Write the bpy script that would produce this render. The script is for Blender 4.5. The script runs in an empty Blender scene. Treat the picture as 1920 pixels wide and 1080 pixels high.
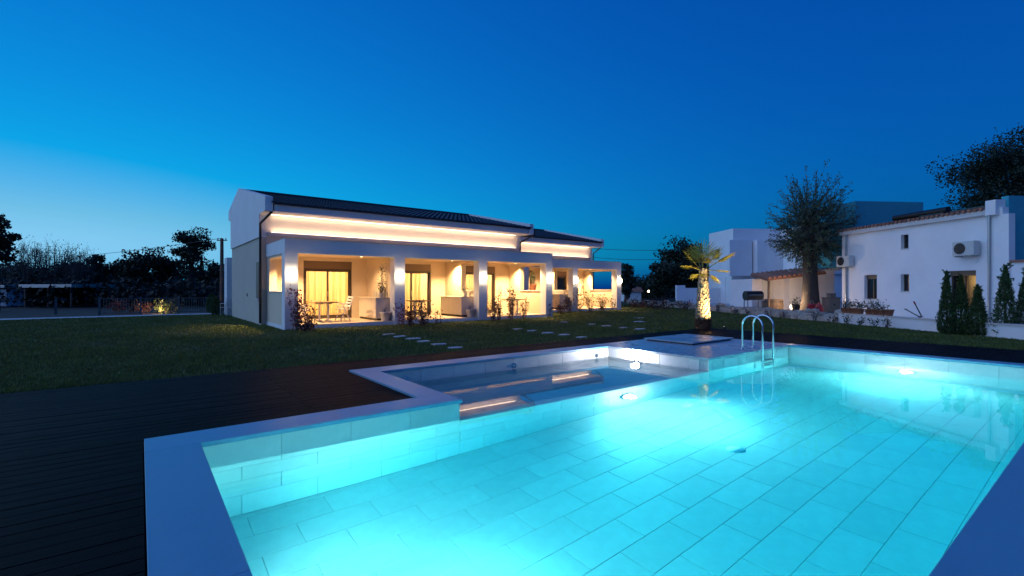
import bpy, bmesh, math, random
import numpy as np
from mathutils import Vector, Matrix

rnd = random.Random(7)
R = math.radians
sc = bpy.context.scene
COL = sc.collection

# ------------------------------------------------------------------ camera
F = 902.0                      # focal length in pixels of the 1920 px wide photograph
H = 1.35                       # eye height above the pool coping (z = 0)
YAW = math.atan2(698, 902)     # 37.7 deg: world X / Y run along the pool's edges
CA, SA = math.cos(YAW), math.sin(YAW)
cam_d = bpy.data.cameras.new('camera')
cam = bpy.data.objects.new('camera', cam_d)
COL.objects.link(cam)
cam_d.sensor_width = 36
cam_d.lens = F / 1920 * 36
cam_d.clip_start = 0.05
cam_d.clip_end = 2000
cam.location = (0, 0, H)
cam.rotation_euler = (R(90), 0, -YAW)
sc.camera = cam

# ------------------------------------------------------------------ dusk sky
world = bpy.data.worlds.new('World')
sc.world = world
world.use_nodes = True
wn = world.node_tree
bg = wn.nodes['Background']
sky = wn.nodes.new('ShaderNodeTexSky')
sky.sky_type = 'NISHITA'
sky.sun_disc = False
sky.sun_elevation = R(-2.0)
sky.sun_rotation = R(-12)
sky.ozone_density = 6.0
sky.air_density = 1.0
sky.dust_density = 0.0
sep = wn.nodes.new('ShaderNodeSeparateColor')
comb = wn.nodes.new('ShaderNodeCombineColor')
wn.links.new(sky.outputs[0], sep.inputs[0])
def wmath(op, a, b):
    n = wn.nodes.new('ShaderNodeMath'); n.operation = op
    for i, v in enumerate((a, b)):
        if isinstance(v, (int, float)): n.inputs[i].default_value = v
        else: wn.links.new(v, n.inputs[i])
    return n.outputs[0]
g_ = wmath('MULTIPLY', sep.outputs[1], 48.0)
b_ = wmath('MAXIMUM', wmath('MULTIPLY', wmath('POWER', wmath('MULTIPLY', sep.outputs[2], 0.8), 0.55), 15.0), wmath('ADD', wmath('MULTIPLY', g_, 1.2), 1.8))
r_ = wmath('ADD', wmath('MAXIMUM', wmath('SUBTRACT', g_, 3.7), 0.0), wmath('MULTIPLY', g_, 0.012))
wn.links.new(r_, comb.inputs[0]); wn.links.new(g_, comb.inputs[1]); wn.links.new(b_, comb.inputs[2])
wn.links.new(comb.outputs[0], bg.inputs[0])
bg.inputs[1].default_value = 0.1

# added ambient fill: one very wide, soft bluish lamp out of view at left
fill_sun_d = bpy.data.lights.new('fill_sun', 'SUN')
fill_sun_d.energy = 1.35
fill_sun_d.angle = R(100)
fill_sun_d.color = (.48, .68, 1.0)
fill_sun = bpy.data.objects.new('fill_sun', fill_sun_d)
COL.objects.link(fill_sun)
AZ, EL = R(-64), R(24)
fill_sun.rotation_euler = Vector((math.sin(AZ) * math.cos(EL), math.cos(AZ) * math.cos(EL), math.sin(EL))).to_track_quat('Z', 'Y').to_euler()

sc.view_settings.view_transform = 'Standard'
sc.view_settings.look = 'None'
sc.view_settings.exposure = 0.0
sc.view_settings.gamma = 1.0
sc.render.engine = 'CYCLES'
cy = sc.cycles
cy.use_denoising = True
cy.denoiser = 'OPENIMAGEDENOISE'
cy.max_bounces = 8
cy.diffuse_bounces = 4
cy.glossy_bounces = 4
cy.transmission_bounces = 6
cy.transparent_max_bounces = 12
cy.volume_bounces = 0
cy.sample_clamp_indirect = 6
cy.blur_glossy = 0.5

# ------------------------------------------------------------------ pixel helpers
def W(x, d, z=0.0):
    """camera-frame ground position (x right, d ahead) -> world"""
    return Vector((CA * x + SA * d, -SA * x + CA * d, z))
def ground(px, py, z=-0.05):
    d = (H - z) * F / (py - 540.0)
    return W((px - 960.0) / F * d, d, z)
def at(px, d, z=0.0):
    return W((px - 960.0) / F * d, d, z)
def zat(py, d):
    return H + (540.0 - py) / F * d
def onY(px, Y):
    """(world X, camera distance) where the pixel column meets the plane y = Y"""
    t = (px - 960.0) / F
    d = Y / (CA - SA * t)
    return d * (SA + CA * t), d
def onX(px, X):
    t = (px - 960.0) / F
    d = X / (SA + CA * t)
    return d * (CA - SA * t), d

# ------------------------------------------------------------------ materials
MAT = {}
def mat(name, col, rough=0.6, metal=0.0, var=0.12, scale=6.0, bump=0.0, bscale=60.0, spec=0.5, rvar=0.0,
        coord='Object', island=0.0, stretch=None, objvar=0.0, emit=None, estr=0.0, trans=0.0, coat=0.0):
    m = bpy.data.materials.new(name); m.use_nodes = True
    nt = m.node_tree; N = nt.nodes; L = nt.links
    b = N['Principled BSDF']
    b.inputs['Roughness'].default_value = rough
    b.inputs['Metallic'].default_value = metal
    b.inputs['Specular IOR Level'].default_value = spec
    if coat: b.inputs['Coat Weight'].default_value = coat
    tc = N.new('ShaderNodeTexCoord'); mp = N.new('ShaderNodeMapping')
    if coord == 'World':
        ge = N.new('ShaderNodeNewGeometry'); L.new(ge.outputs['Position'], mp.inputs[0])
    else:
        L.new(tc.outputs[coord], mp.inputs[0])
    if stretch: mp.inputs['Scale'].default_value = stretch
    nz = N.new('ShaderNodeTexNoise'); nz.inputs['Scale'].default_value = scale; nz.inputs['Detail'].default_value = 6
    nz.inputs['Roughness'].default_value = 0.62
    L.new(mp.outputs[0], nz.inputs[0])
    mr = N.new('ShaderNodeMapRange'); mr.inputs[1].default_value = 0.25; mr.inputs[2].default_value = 0.75
    mr.inputs[3].default_value = 1 - var; mr.inputs[4].default_value = 1 + var
    L.new(nz.outputs[0], mr.inputs[0])
    fac = mr.outputs[0]
    def mul(a, bb):
        x = N.new('ShaderNodeMath'); x.operation = 'MULTIPLY'; L.new(a, x.inputs[0]); L.new(bb, x.inputs[1]); return x.outputs[0]
    if island:
        ge2 = N.new('ShaderNodeNewGeometry'); r2 = N.new('ShaderNodeMapRange')
        r2.inputs[3].default_value = 1 - island; r2.inputs[4].default_value = 1 + island
        L.new(ge2.outputs['Random Per Island'], r2.inputs[0]); fac = mul(fac, r2.outputs[0])
    if objvar:
        oi = N.new('ShaderNodeObjectInfo'); r3 = N.new('ShaderNodeMapRange')
        r3.inputs[3].default_value = 1 - objvar; r3.inputs[4].default_value = 1 + objvar
        L.new(oi.outputs['Random'], r3.inputs[0]); fac = mul(fac, r3.outputs[0])
    vm = N.new('ShaderNodeVectorMath'); vm.operation = 'SCALE'
    vm.inputs[0].default_value = col; L.new(fac, vm.inputs['Scale'])
    L.new(vm.outputs[0], b.inputs['Base Color'])
    if rvar:
        r4 = N.new('ShaderNodeMapRange'); r4.inputs[1].default_value = .3; r4.inputs[2].default_value = .7
        r4.inputs[3].default_value = rough - rvar; r4.inputs[4].default_value = rough + rvar
        L.new(nz.outputs[0], r4.inputs[0]); L.new(r4.outputs[0], b.inputs['Roughness'])
    if bump:
        n2 = N.new('ShaderNodeTexNoise'); n2.inputs['Scale'].default_value = bscale; n2.inputs['Detail'].default_value = 4
        L.new(mp.outputs[0], n2.inputs[0])
        bp = N.new('ShaderNodeBump'); bp.inputs['Strength'].default_value = bump; bp.inputs['Distance'].default_value = 0.02
        L.new(n2.outputs[0], bp.inputs['Height']); L.new(bp.outputs[0], b.inputs['Normal'])
    if emit:
        b.inputs['Emission Color'].default_value = (*emit, 1); b.inputs['Emission Strength'].default_value = estr
    if trans:
        tr = N.new('ShaderNodeBsdfTranslucent'); L.new(vm.outputs[0], tr.inputs[0])
        mx = N.new('ShaderNodeMixShader'); mx.inputs[0].default_value = trans
        L.new(b.outputs[0], mx.inputs[1]); L.new(tr.outputs[0], mx.inputs[2])
        L.new(mx.outputs[0], N['Material Output'].inputs[0])
    MAT[name] = m
    return m

mat('stucco', (.80, .79, .77), .85, var=.05, scale=1.2, bump=.25, bscale=90, coord='World')
mat('stucco_beige', (.56, .49, .39), .88, var=.06, scale=1.0, bump=.3, bscale=90, coord='World')
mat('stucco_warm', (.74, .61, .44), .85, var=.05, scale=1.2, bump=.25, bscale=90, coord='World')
mat('stucco_old', (.84, .80, .80), .88, var=.07, scale=.8, bump=.3, bscale=70, coord='World')
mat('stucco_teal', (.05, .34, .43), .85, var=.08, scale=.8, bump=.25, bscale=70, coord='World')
mat('trim', (.62, .58, .57), .7, var=.06, scale=2)
mat('roof_tile', (.028, .028, .033), .55, var=.35, scale=3, bump=.2, bscale=40, island=.25)
mat('roof_terracotta', (.30, .13, .085), .8, var=.3, scale=4, bump=.2, bscale=40, island=.25)
mat('pool_tile', (.62, .63, .60), .42, var=.07, scale=7, bump=.05, bscale=40, objvar=.05)
mat('grout', (.46, .47, .46), .9, var=.1)
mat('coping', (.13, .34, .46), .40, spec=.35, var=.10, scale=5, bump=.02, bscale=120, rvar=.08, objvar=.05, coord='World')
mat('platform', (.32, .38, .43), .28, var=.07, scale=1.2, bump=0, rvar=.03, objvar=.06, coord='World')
mat('path_concrete', (.42, .43, .45), .8, var=.12, scale=1.5, bump=.2, bscale=50, coord='World')
mat('paver', (.50, .50, .49), .75, var=.16, scale=9, bump=.35, bscale=40, objvar=.12)
mat('soil', (.012, .013, .008), .95, var=.4, scale=2.2, bump=.6, bscale=30, coord='World')
mat('grass', (.11, .14, .026), .6, var=.35, scale=1.1, island=.45, coord='World', trans=.25)
mat('frame', (.075, .052, .036), .42, var=.10, scale=8)
mat('shutter', (.16, .105, .065), .5, var=.08, scale=8)
mat('steel', (.72, .74, .76), .12, metal=1.0, var=.05, scale=12)
mat('steel_dull', (.42, .43, .45), .35, metal=1.0, var=.08, scale=12)
mat('dark_metal', (.035, .03, .03), .4, metal=.6, var=.12)
mat('fence_metal', (.15, .14, .13), .5, metal=.5, var=.2)
mat('white_plastic', (.74, .74, .72), .4, var=.05)
mat('white_paint', (.72, .70, .66), .5, var=.06)
mat('cabinet', (.70, .62, .52), .5, var=.06, scale=3)
mat('counter_top', (.55, .50, .44), .3, var=.15, scale=14)
mat('wood', (.22, .13, .07), .55, var=.25, scale=5, stretch=(2, 14, 14))
mat('old_wood', (.13, .085, .06), .8, var=.35, scale=5, stretch=(8, 8, 1.2), bump=.4, bscale=14)
mat('card', (.34, .27, .22), .75, var=.15, scale=5)
mat('terracotta', (.36, .14, .07), .75, var=.18, scale=8, objvar=.12)
mat('pot_grey', (.52, .52, .54), .6, var=.10, scale=9)
mat('red_cloth', (.42, .02, .03), .5, var=.25, scale=7)
mat('curtain', (.86, .72, .44), .8, var=.05, scale=3, trans=.65)
mat('porch_floor', (.56, .46, .34), .45, var=.12, scale=6)
mat('bark', (.055, .042, .035), .92, var=.45, scale=5, stretch=(5, 5, 1.2), bump=.8, bscale=14)
mat('twig', (.10, .085, .075), .9, var=.3)
mat('boots', (.42, .34, .22), .85, var=.3, scale=9, island=.35)
mat('palm_fibre', (.13, .06, .03), .95, var=.4, scale=14, island=.4)
mat('palm_leaf', (.42, .34, .04), .5, var=.2, scale=4, island=.2, trans=.3)
mat('leaf_olive', (.075, .11, .060), .55, var=.2, scale=4, island=.5, trans=.2)
mat('leaf_dark', (.020, .033, .016), .6, var=.25, scale=2, island=.5, trans=.2)
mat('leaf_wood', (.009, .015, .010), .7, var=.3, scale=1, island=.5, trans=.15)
mat('leaf_conifer', (.055, .095, .026), .65, var=.25, scale=4, island=.5, trans=.15)
mat('leaf_red', (.20, .035, .028), .45, var=.3, scale=6, island=.6, trans=.3)
mat('leaf_maroon', (.085, .032, .024), .45, var=.3, scale=6, island=.6, trans=.3)
mat('leaf_green', (.06, .09, .03), .5, var=.3, scale=6, island=.5, trans=.3)
mat('stone', (.40, .35, .32), .9, var=.25, scale=6, bump=.6, bscale=20, objvar=.25)
mat('ac_body', (.58, .57, .54), .5, var=.06)
mat('black', (.012, .013, .016), .45, var=.2)
mat('window_dark', (.018, .02, .026), .08, var=.1)
mat('solar', (.015, .018, .03), .2, var=.1)
mat('cable', (.02, .02, .02), .6)
mat('drain', (.7, .71, .72), .4)

def emission(name, col, strength):
    m = bpy.data.materials.new(name); m.use_nodes = True
    nt = m.node_tree; nt.nodes.clear()
    o = nt.nodes.new('ShaderNodeOutputMaterial'); e = nt.nodes.new('ShaderNodeEmission')
    e.inputs[0].default_value = (*col, 1); e.inputs[1].default_value = strength
    nt.links.new(e.outputs[0], o.inputs[0]); MAT[name] = m
WARM = (1.0, .66, .34)
emission('glow_sconce', (1.0, .80, .55), 22)
emission('glow_led', (1.0, .74, .48), 6)
emission('glow_pool', (.92, .97, 1.0), 30)
emission('glow_spa', (.90, .92, 1.0), 40)
emission('glow_spot', (1.0, .78, .45), 14)

def glass_mat():
    m = bpy.data.materials.new('pane_glass'); m.use_nodes = True
    nt = m.node_tree; nt.nodes.clear()
    o = nt.nodes.new('ShaderNodeOutputMaterial'); t = nt.nodes.new('ShaderNodeBsdfTransparent'); g = nt.nodes.new('ShaderNodeBsdfGlossy')
    f = nt.nodes.new('ShaderNodeFresnel'); f.inputs[0].default_value = 1.5; x = nt.nodes.new('ShaderNodeMixShader')
    t.inputs[0].default_value = (.92, .93, .92, 1); g.inputs[1].default_value = .02
    nt.links.new(f.outputs[0], x.inputs[0]); nt.links.new(t.outputs[0], x.inputs[1]); nt.links.new(g.outputs[0], x.inputs[2])
    nt.links.new(x.outputs[0], o.inputs[0]); MAT['pane'] = m
glass_mat()

def water_mat():
    m = bpy.data.materials.new('pool_water'); m.use_nodes = True
    nt = m.node_tree; nt.nodes.clear(); N = nt.nodes; L = nt.links
    o = N.new('ShaderNodeOutputMaterial'); g = N.new('ShaderNodeBsdfGlass')
    g.inputs['IOR'].default_value = 1.333; g.inputs['Roughness'].default_value = 0.0; g.inputs[0].default_value = (1, 1, 1, 1)
    ge = N.new('ShaderNodeNewGeometry'); nz = N.new('ShaderNodeTexNoise'); nz.inputs['Scale'].default_value = 1.6; nz.inputs['Detail'].default_value = 2
    L.new(ge.outputs['Position'], nz.inputs[0])
    bp = N.new('ShaderNodeBump'); bp.inputs['Strength'].default_value = .006; bp.inputs['Distance'].default_value = .03
    L.new(nz.outputs[0], bp.inputs['Height']); L.new(bp.outputs[0], g.inputs['Normal'])
    va = N.new('ShaderNodeVolumeAbsorption'); va.inputs[0].default_value = (.02, .87, .935, 1); va.inputs[1].default_value = .66
    L.new(g.outputs[0], o.inputs['Surface']); L.new(va.outputs[0], o.inputs['Volume'])
    MAT['water'] = m
water_mat()

def deck_mat():
    m = mat('deck', (.0045, .004, .0045), .6, var=.35, scale=5, stretch=(.6, 14, 14), objvar=.3, coord='World', rvar=.08, spec=.03)
    nt = m.node_tree; N = nt.nodes; L = nt.links
    ge = N.new('ShaderNodeNewGeometry'); wv = N.new('ShaderNodeTexWave'); wv.wave_type = 'BANDS'; wv.bands_direction = 'Y'
    wv.inputs['Scale'].default_value = 22; wv.inputs['Distortion'].default_value = .4; wv.inputs['Detail'].default_value = 1
    L.new(ge.outputs['Position'], wv.inputs[0])
    bp = N.new('ShaderNodeBump'); bp.inputs['Strength'].default_value = .35; bp.inputs['Distance'].default_value = .004
    L.new(wv.outputs[1], bp.inputs['Height']); L.new(bp.outputs[0], N['Principled BSDF'].inputs['Normal'])
deck_mat()

# ------------------------------------------------------------------ object helpers
def tag(o, label=None, cat=None, group=None, kind=None):
    if label: o['label'] = label
    if cat: o['category'] = cat
    if group: o['group'] = group
    if kind: o['kind'] = kind
    return o
def thing(name, loc, label, cat, rz=0.0, group=None):
    o = bpy.data.objects.new(name, None); COL.objects.link(o)
    o.empty_display_size = .2
    o.location = loc; o.rotation_euler = (0, 0, rz)
    return tag(o, label, cat, group)
def link(name, me, m, parent=None, loc=None):
    o = bpy.data.objects.new(name, me); COL.objects.link(o)
    if m and not me.materials: me.materials.append(MAT[m])
    if parent: o.parent = parent
    if loc is not None: o.location = loc
    return o

class MB:
    """collects shapes; build() links them as one mesh object.  world=True: coordinates are world ones
    and are shifted into an unrotated parent's frame."""
    def __init__(s): s.v = []; s.f = []; s.sm = []
    def add(s, vs, fs, smooth=False):
        n = len(s.v); s.v += [tuple(p) for p in vs]; s.f += [tuple(i + n for i in f) for f in fs]; s.sm += [smooth] * len(fs); return s
    def box(s, x0, x1, y0, y1, z0, z1):
        v = [(x, y, z) for z in (z0, z1) for y in (y0, y1) for x in (x0, x1)]
        return s.add(v, [(0, 2, 3, 1), (4, 5, 7, 6), (0, 1, 5, 4), (2, 6, 7, 3), (0, 4, 6, 2), (1, 3, 7, 5)])
    def bbox(s, x0, x1, y0, y1, z0, z1, b=.004):
        """box with chamfered edges"""
        bm = bmesh.new(); bmesh.ops.create_cube(bm, size=1)
        for v in bm.verts:
            v.co = ((x0 + x1) / 2 + v.co.x * (x1 - x0), (y0 + y1) / 2 + v.co.y * (y1 - y0), (z0 + z1) / 2 + v.co.z * (z1 - z0))
        bmesh.ops.bevel(bm, geom=bm.edges[:], offset=b, segments=1, affect='EDGES')
        bm.verts.index_update()
        s.add([v.co[:] for v in bm.verts], [[v.index for v in f.verts] for f in bm.faces]); bm.free(); return s
    def bar(s, p0, p1, w, h=None):
        h = h or w; p0 = Vector(p0); p1 = Vector(p1); d = (p1 - p0).normalized()
        up = Vector((0, 0, 1)) if abs(d.z) < .95 else Vector((1, 0, 0))
        a = d.cross(up).normalized(); b = a.cross(d).normalized()
        vs = [p + a * (sa * w / 2) + b * (sb * h / 2) for p in (p0, p1) for sa, sb in ((-1, -1), (1, -1), (1, 1), (-1, 1))]
        return s.add(vs, [(3, 2, 1, 0), (4, 5, 6, 7), (0, 1, 5, 4), (1, 2, 6, 5), (2, 3, 7, 6), (3, 0, 4, 7)])
    def tube(s, pts, rad, n=8, cap=True):
        pts = [Vector(p) for p in pts]; k = len(pts)
        rads = rad if isinstance(rad, (list, tuple)) else [rad] * k
        ref = None; vs = []
        for i, p in enumerate(pts):
            d = (pts[min(i + 1, k - 1)] - pts[max(i - 1, 0)]).normalized()
            if ref is None:
                up = Vector((0, 0, 1)) if abs(d.z) < .9 else Vector((1, 0, 0)); ref = d.cross(up).normalized()
            ref = (ref - d * ref.dot(d)).normalized(); b = d.cross(ref)
            for j in range(n):
                a = 2 * math.pi * j / n; vs.append(p + (ref * math.cos(a) + b * math.sin(a)) * rads[i])
        fs = [(i * n + j, i * n + (j + 1) % n, (i + 1) * n + (j + 1) % n, (i + 1) * n + j) for i in range(k - 1) for j in range(n)]
        s.add(vs, fs, True)
        if cap:
            s.add(vs[:n], [tuple(range(n - 1, -1, -1))]); s.add(vs[-n:], [tuple(range(n))])
        return s
    def lathe(s, prof, c=(0, 0, 0), n=16, smooth=True):
        vs = []; c = Vector(c)
        for r, z in prof:
            for j in range(n):
                a = 2 * math.pi * j / n; vs.append(c + Vector((r * math.cos(a), r * math.sin(a), z)))
        k = len(prof)
        fs = [(i * n + j, i * n + (j + 1) % n, (i + 1) * n + (j + 1) % n, (i + 1) * n + j) for i in range(k - 1) for j in range(n)]
        s.add(vs, fs, smooth); s.add(vs[:n], [tuple(range(n - 1, -1, -1))]); s.add(vs[-n:], [tuple(range(n))]); return s
    def disc(s, c, nrm, r, th, n=20):
        c = Vector(c); nrm = Vector(nrm).normalized()
        return s.tube([c, c + nrm * th], r, n)
    def prism(s, poly, x0, x1):
        """polygon in (y, z) extruded along x"""
        k = len(poly); vs = [(x0, y, z) for y, z in poly] + [(x1, y, z) for y, z in poly]
        fs = [tuple(range(k - 1, -1, -1)), tuple(range(k, 2 * k))] + [(i, (i + 1) % k, k + (i + 1) % k, k + i) for i in range(k)]
        return s.add(vs, fs)
    def mesh(s, name='m', off=None):
        me = bpy.data.meshes.new(name)
        v = s.v if off is None else [(p[0] - off[0], p[1] - off[1], p[2] - off[2]) for p in s.v]
        me.from_pydata(v, [], s.f); me.polygons.foreach_set('use_smooth', s.sm)
        me.update()
        bm = bmesh.new(); bm.from_mesh(me); bmesh.ops.recalc_face_normals(bm, faces=bm.faces[:]); bm.to_mesh(me); bm.free()
        return me
    def build(s, name, m, parent=None, world=False):
        off = None
        if world and parent:
            off = Vector(parent.location); q = parent.parent
            while q: off += Vector(q.location); q = q.parent
        return link(name, s.mesh(name, off), m, parent)

def soup(name, V, faces_per, m, parent=None, nv=4):
    """V: (N*nv,3) array -> N separate faces, fast"""
    V = np.asarray(V, np.float32).reshape(-1, 3); n = len(V) // nv
    me = bpy.data.meshes.new(name); me.vertices.add(len(V)); me.vertices.foreach_set('co', V.ravel())
    me.loops.add(n * nv); me.loops.foreach_set('vertex_index', np.arange(n * nv, dtype=np.int32))
    me.polygons.add(n); me.polygons.foreach_set('loop_start', np.arange(0, n * nv, nv, dtype=np.int32))
    me.polygons.foreach_set('loop_total', np.full(n, nv, np.int32))
    me.update(calc_edges=True)
    return link(name, me, m, parent)

def leaf_quads(C, size, rng, aspect=.45, dirs=None, flat=0.0):
    """pointed leaves at centres C; dirs = preferred long axis"""
    n = len(C); C = np.asarray(C)
    d = rng.normal(size=(n, 3))
    if dirs is not None: d = dirs + d * .45
    d /= np.linalg.norm(d, axis=1, keepdims=True) + 1e-9
    u = rng.normal(size=(n, 3)); u[:, 2] *= (1 - flat); u -= d * (u * d).sum(1, keepdims=True); u /= np.linalg.norm(u, axis=1, keepdims=True) + 1e-9
    s = size * rng.uniform(.6, 1.35, size=(n, 1))
    a = C - d * s * .5; b = C + u * s * aspect * .5 + d * s * .05; c = C + d * s * .5; e = C - u * s * aspect * .5 + d * s * .05
    return np.stack([a, b, c, e], 1).reshape(-1, 3)

def light(name, kind, loc, power, col, parent=None, size=.05, rot=None, spot=None, blend=.5, sx=None, sy=None, spread=None, target=None):
    d = bpy.data.lights.new(name, kind); d.energy = power; d.color = col
    if kind in ('POINT', 'SPOT'): d.shadow_soft_size = size
    if kind == 'SPOT': d.spot_size = R(spot); d.spot_blend = blend
    if kind == 'AREA':
        if sx: d.shape = 'RECTANGLE'; d.size = sx; d.size_y = sy
        else: d.shape = 'DISK'; d.size = size
        if spread: d.spread = R(spread)
    o = bpy.data.objects.new(name, d); COL.objects.link(o)
    if target is not None:
        o.rotation_euler = (Vector(target) - Vector(loc)).to_track_quat('-Z', 'Y').to_euler()
    elif rot: o.rotation_euler = rot
    o.location = loc
    if parent:
        o.parent = parent; o.location = Vector(loc) - Vector(parent.location)
    return o

GZ = -0.05            # lawn / soil level
# ================================================================== SETTING
# ground sheet with the pool pit left open
PX0, PX1, PY0, PY1 = .03, 12.5, .20, 7.90      # outside of coping / platform
def ground_sheet():
    xs = [-900, PX0 + .05, PX1 - .05, 900]; ys = [-900, PY0 + .05, PY1 - .05, 900]
    mb = MB()
    for i in range(3):
        for j in range(3):
            if i == 1 and j == 1: continue
            mb.add([(xs[i], ys[j], GZ - .06), (xs[i + 1], ys[j], GZ - .06), (xs[i + 1], ys[j + 1], GZ - .06), (xs[i], ys[j + 1], GZ - .06)], [(0, 1, 2, 3)])
    # soil in the corner beside the main pool, left of the shallow pool
    mb.add([(PX0 + .05, 5.3, GZ - .06), (2.8, 5.3, GZ - .06), (2.8, PY1 - .05, GZ - .06), (PX0 + .05, PY1 - .05, GZ - .06)], [(0, 1, 2, 3)])
    tag(mb.build('ground', 'soil'), kind='structure')
ground_sheet()
# lawn sheet
LY = 9.03; LX = 15.42
lw = MB()
def sheet(mb, x0, x1, y0, y1, z): mb.add([(x0, y0, z), (x1, y0, z), (x1, y1, z), (x0, y1, z)], [(0, 1, 2, 3)])
sheet(lw, -40, LX, LY, 29.6, GZ); sheet(lw, LX, 60, -30, 29.6, GZ)
mat('lawn_base', (.030, .042, .012), .95, var=.4, scale=1.4, bump=.5, bscale=40, coord='World')
tag(lw.build('lawn', 'lawn_base'), kind='structure')
pa = MB(); sheet(pa, -60, 3.3, 29.9, 31.2, GZ + .02)
for x in range(0): pass
tag(pa.build('garden_path', 'path_concrete'), kind='structure')

# ------------------------------------------------------------------ swimming pool
IX0, IX1, IY0, IY1 = .40, 12.15, .57, 5.0       # inside of main basin
SX0, SX1, SY1 = 3.07, 8.65, 7.50                # shallow pool
WZ, FZ = -.25, -1.45
TL, TH = .67, .335
pool = thing('swimming_pool', (6.2, 2.8, FZ), 'tiled swimming pool full of glowing turquoise water', 'pool')
def basin():
    mb = MB()
    t = .25; b = .012      # concrete shell / grout bed, faces 12 mm behind the tiles
    mb.box(IX0 - t, IX1 + t, IY0 - t, IY1 + t, FZ - .3, FZ - b)
    mb.box(IX0 - t, IX0 - b, IY0 - t, IY1 + t, FZ - b, -.045)
    mb.box(IX1 + b, IX1 + t, IY0 - t, IY1 + b, FZ - b, -.045)
    mb.box(IX0 - b, IX1 + b, IY0 - t, IY0 - b, FZ - b, -.045)
    mb.box(IX0 - b, SX0 - b, IY1 + b, IY1 + t, FZ - b, -.045)
    mb.box(SX0 - b, SX1 + b, IY1 + b, IY1 + .19, FZ - b, -.30)
    mb.box(SX1 + b, IX1 + t, IY1 + b, SY1 + t, FZ - b, -.045)
    # shallow pool
    mb.box(SX0 - t, SX1 + b, IY1 + t + .0, SY1 + t, -1.0, -.72)
    mb.box(SX0 - t, SX0 - b, IY1 + t, SY1 + t, -.72, -.045)
    mb.box(SX0 - b, SX1 + b, SY1 + b, SY1 + t, -.72, -.045)
    return mb.build('basin_shell', 'grout', pool, world=True)
basin()
J = .0022   # half joint
def brick(parent, kind, u0, u1, v0, v1, put, first_off, lu=TL, lv=TH, name='tile'):
    """running-bond tiles of real thickness; put(u0,u1,v0,v1) -> box extents in world"""
    cache = {}
    r = 0; v = v0
    while v < v1 - .01:
        ve = min(v + lv, v1); u = u0 - (first_off if r % 2 == 0 else (first_off + lu / 2) % lu)
        while u < u1 - .01:
            a, b = max(u, u0), min(u + lu, u1)
            if b - a > .03:
                e = put(a + J, b - J, v + J, ve - J)
                c = ((e[0] + e[1]) / 2, (e[2] + e[3]) / 2, (e[4] + e[5]) / 2)
                key = tuple(round(x, 3) for x in (e[1] - e[0], e[3] - e[2], e[5] - e[4]))
                if key not in cache:
                    hx, hy, hz = (k / 2 for k in key)
                    cache[key] = MB().bbox(-hx, hx, -hy, hy, -hz, hz, .0025).mesh('tile')
                    cache[key].materials.append(MAT[kind])
                o = bpy.data.objects.new(name, cache[key]); COL.objects.link(o); o.parent = parent
                off = Vector(parent.location)
                if parent.parent: off += Vector(parent.parent.location)
                o.location = Vector(c) - off
            u += lu
        v = ve; r += 1
def face(name):
    o = bpy.data.objects.new(name, None); COL.objects.link(o); o.parent = pool; o.empty_display_size = .1; return o
T = .012
f_ = face('pool_floor')
brick(f_, 'pool_tile', IX0, IX1, IY0, IY1, lambda a, b, c, d: (a, b, c, d, FZ - T, FZ), .30)
f_ = face('back_wall')
RZ = [-1.45, -1.05, -.715, -.38]
def wall_rows(parent, u0, u1, put, top, off=0.0, rows=None):
    rows = rows or (RZ + [top])
    for i in range(len(rows) - 1):
        brick(parent, 'pool_tile', u0, u1, rows[i], rows[i + 1], put, off if i % 2 == 0 else (off + TL / 2) % TL, lv=9)
wall_rows(f_, IX0, SX0, lambda a, b, c, d: (a, b, IY1, IY1 + T, c, d), -.045, .33)
wall_rows(f_, SX0, SX1, lambda a, b, c, d: (a, b, IY1, IY1 + T, c, d), -.29, .33 + SX0 - IX0 - 4 * TL + TL)
wall_rows(f_, SX1, IX1, lambda a, b, c, d: (a, b, IY1, IY1 + T, c, d), -.045, .2)
brick(f_, 'pool_tile', SX0, SX1, IY1 + T, IY1 + .20, lambda a, b, c, d: (a, b, c, d, -.30, -.288), .1, lv=9)
f_ = face('end_wall')
wall_rows(f_, IY0, IY1, lambda a, b, c, d: (IX1, IX1 + T, a, b, c, d), -.045, .1)
f_ = face('near_wall')
wall_rows(f_, IX0, IX1, lambda a, b, c, d: (a, b, IY0 - T, IY0, c, d), -.045, .2)
f_ = face('left_wall')
wall_rows(f_, IY0, IY1, lambda a, b, c, d: (IX0 - T, IX0, a, b, c, d), -.045, .1)
f_ = face('shallow_pool')
SR = [-.715, -.38, -.045]
wall_rows(f_, SX0, SX1, lambda a, b, c, d: (a, b, SY1, SY1 + T, c, d), 0, .25, SR)
wall_rows(f_, IY1 + .2, SY1, lambda a, b, c, d: (SX1, SX1 + T, a, b, c, d), 0, .1, SR)
wall_rows(f_, IY1 + .2, SY1, lambda a, b, c, d: (SX0 - T, SX0, a, b, c, d), 0, .1, SR)
brick(f_, 'pool_tile', SX0, SX1, IY1 + .2, SY1, lambda a, b, c, d: (a, b, c, d, -.72, -.71), .2)
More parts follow.
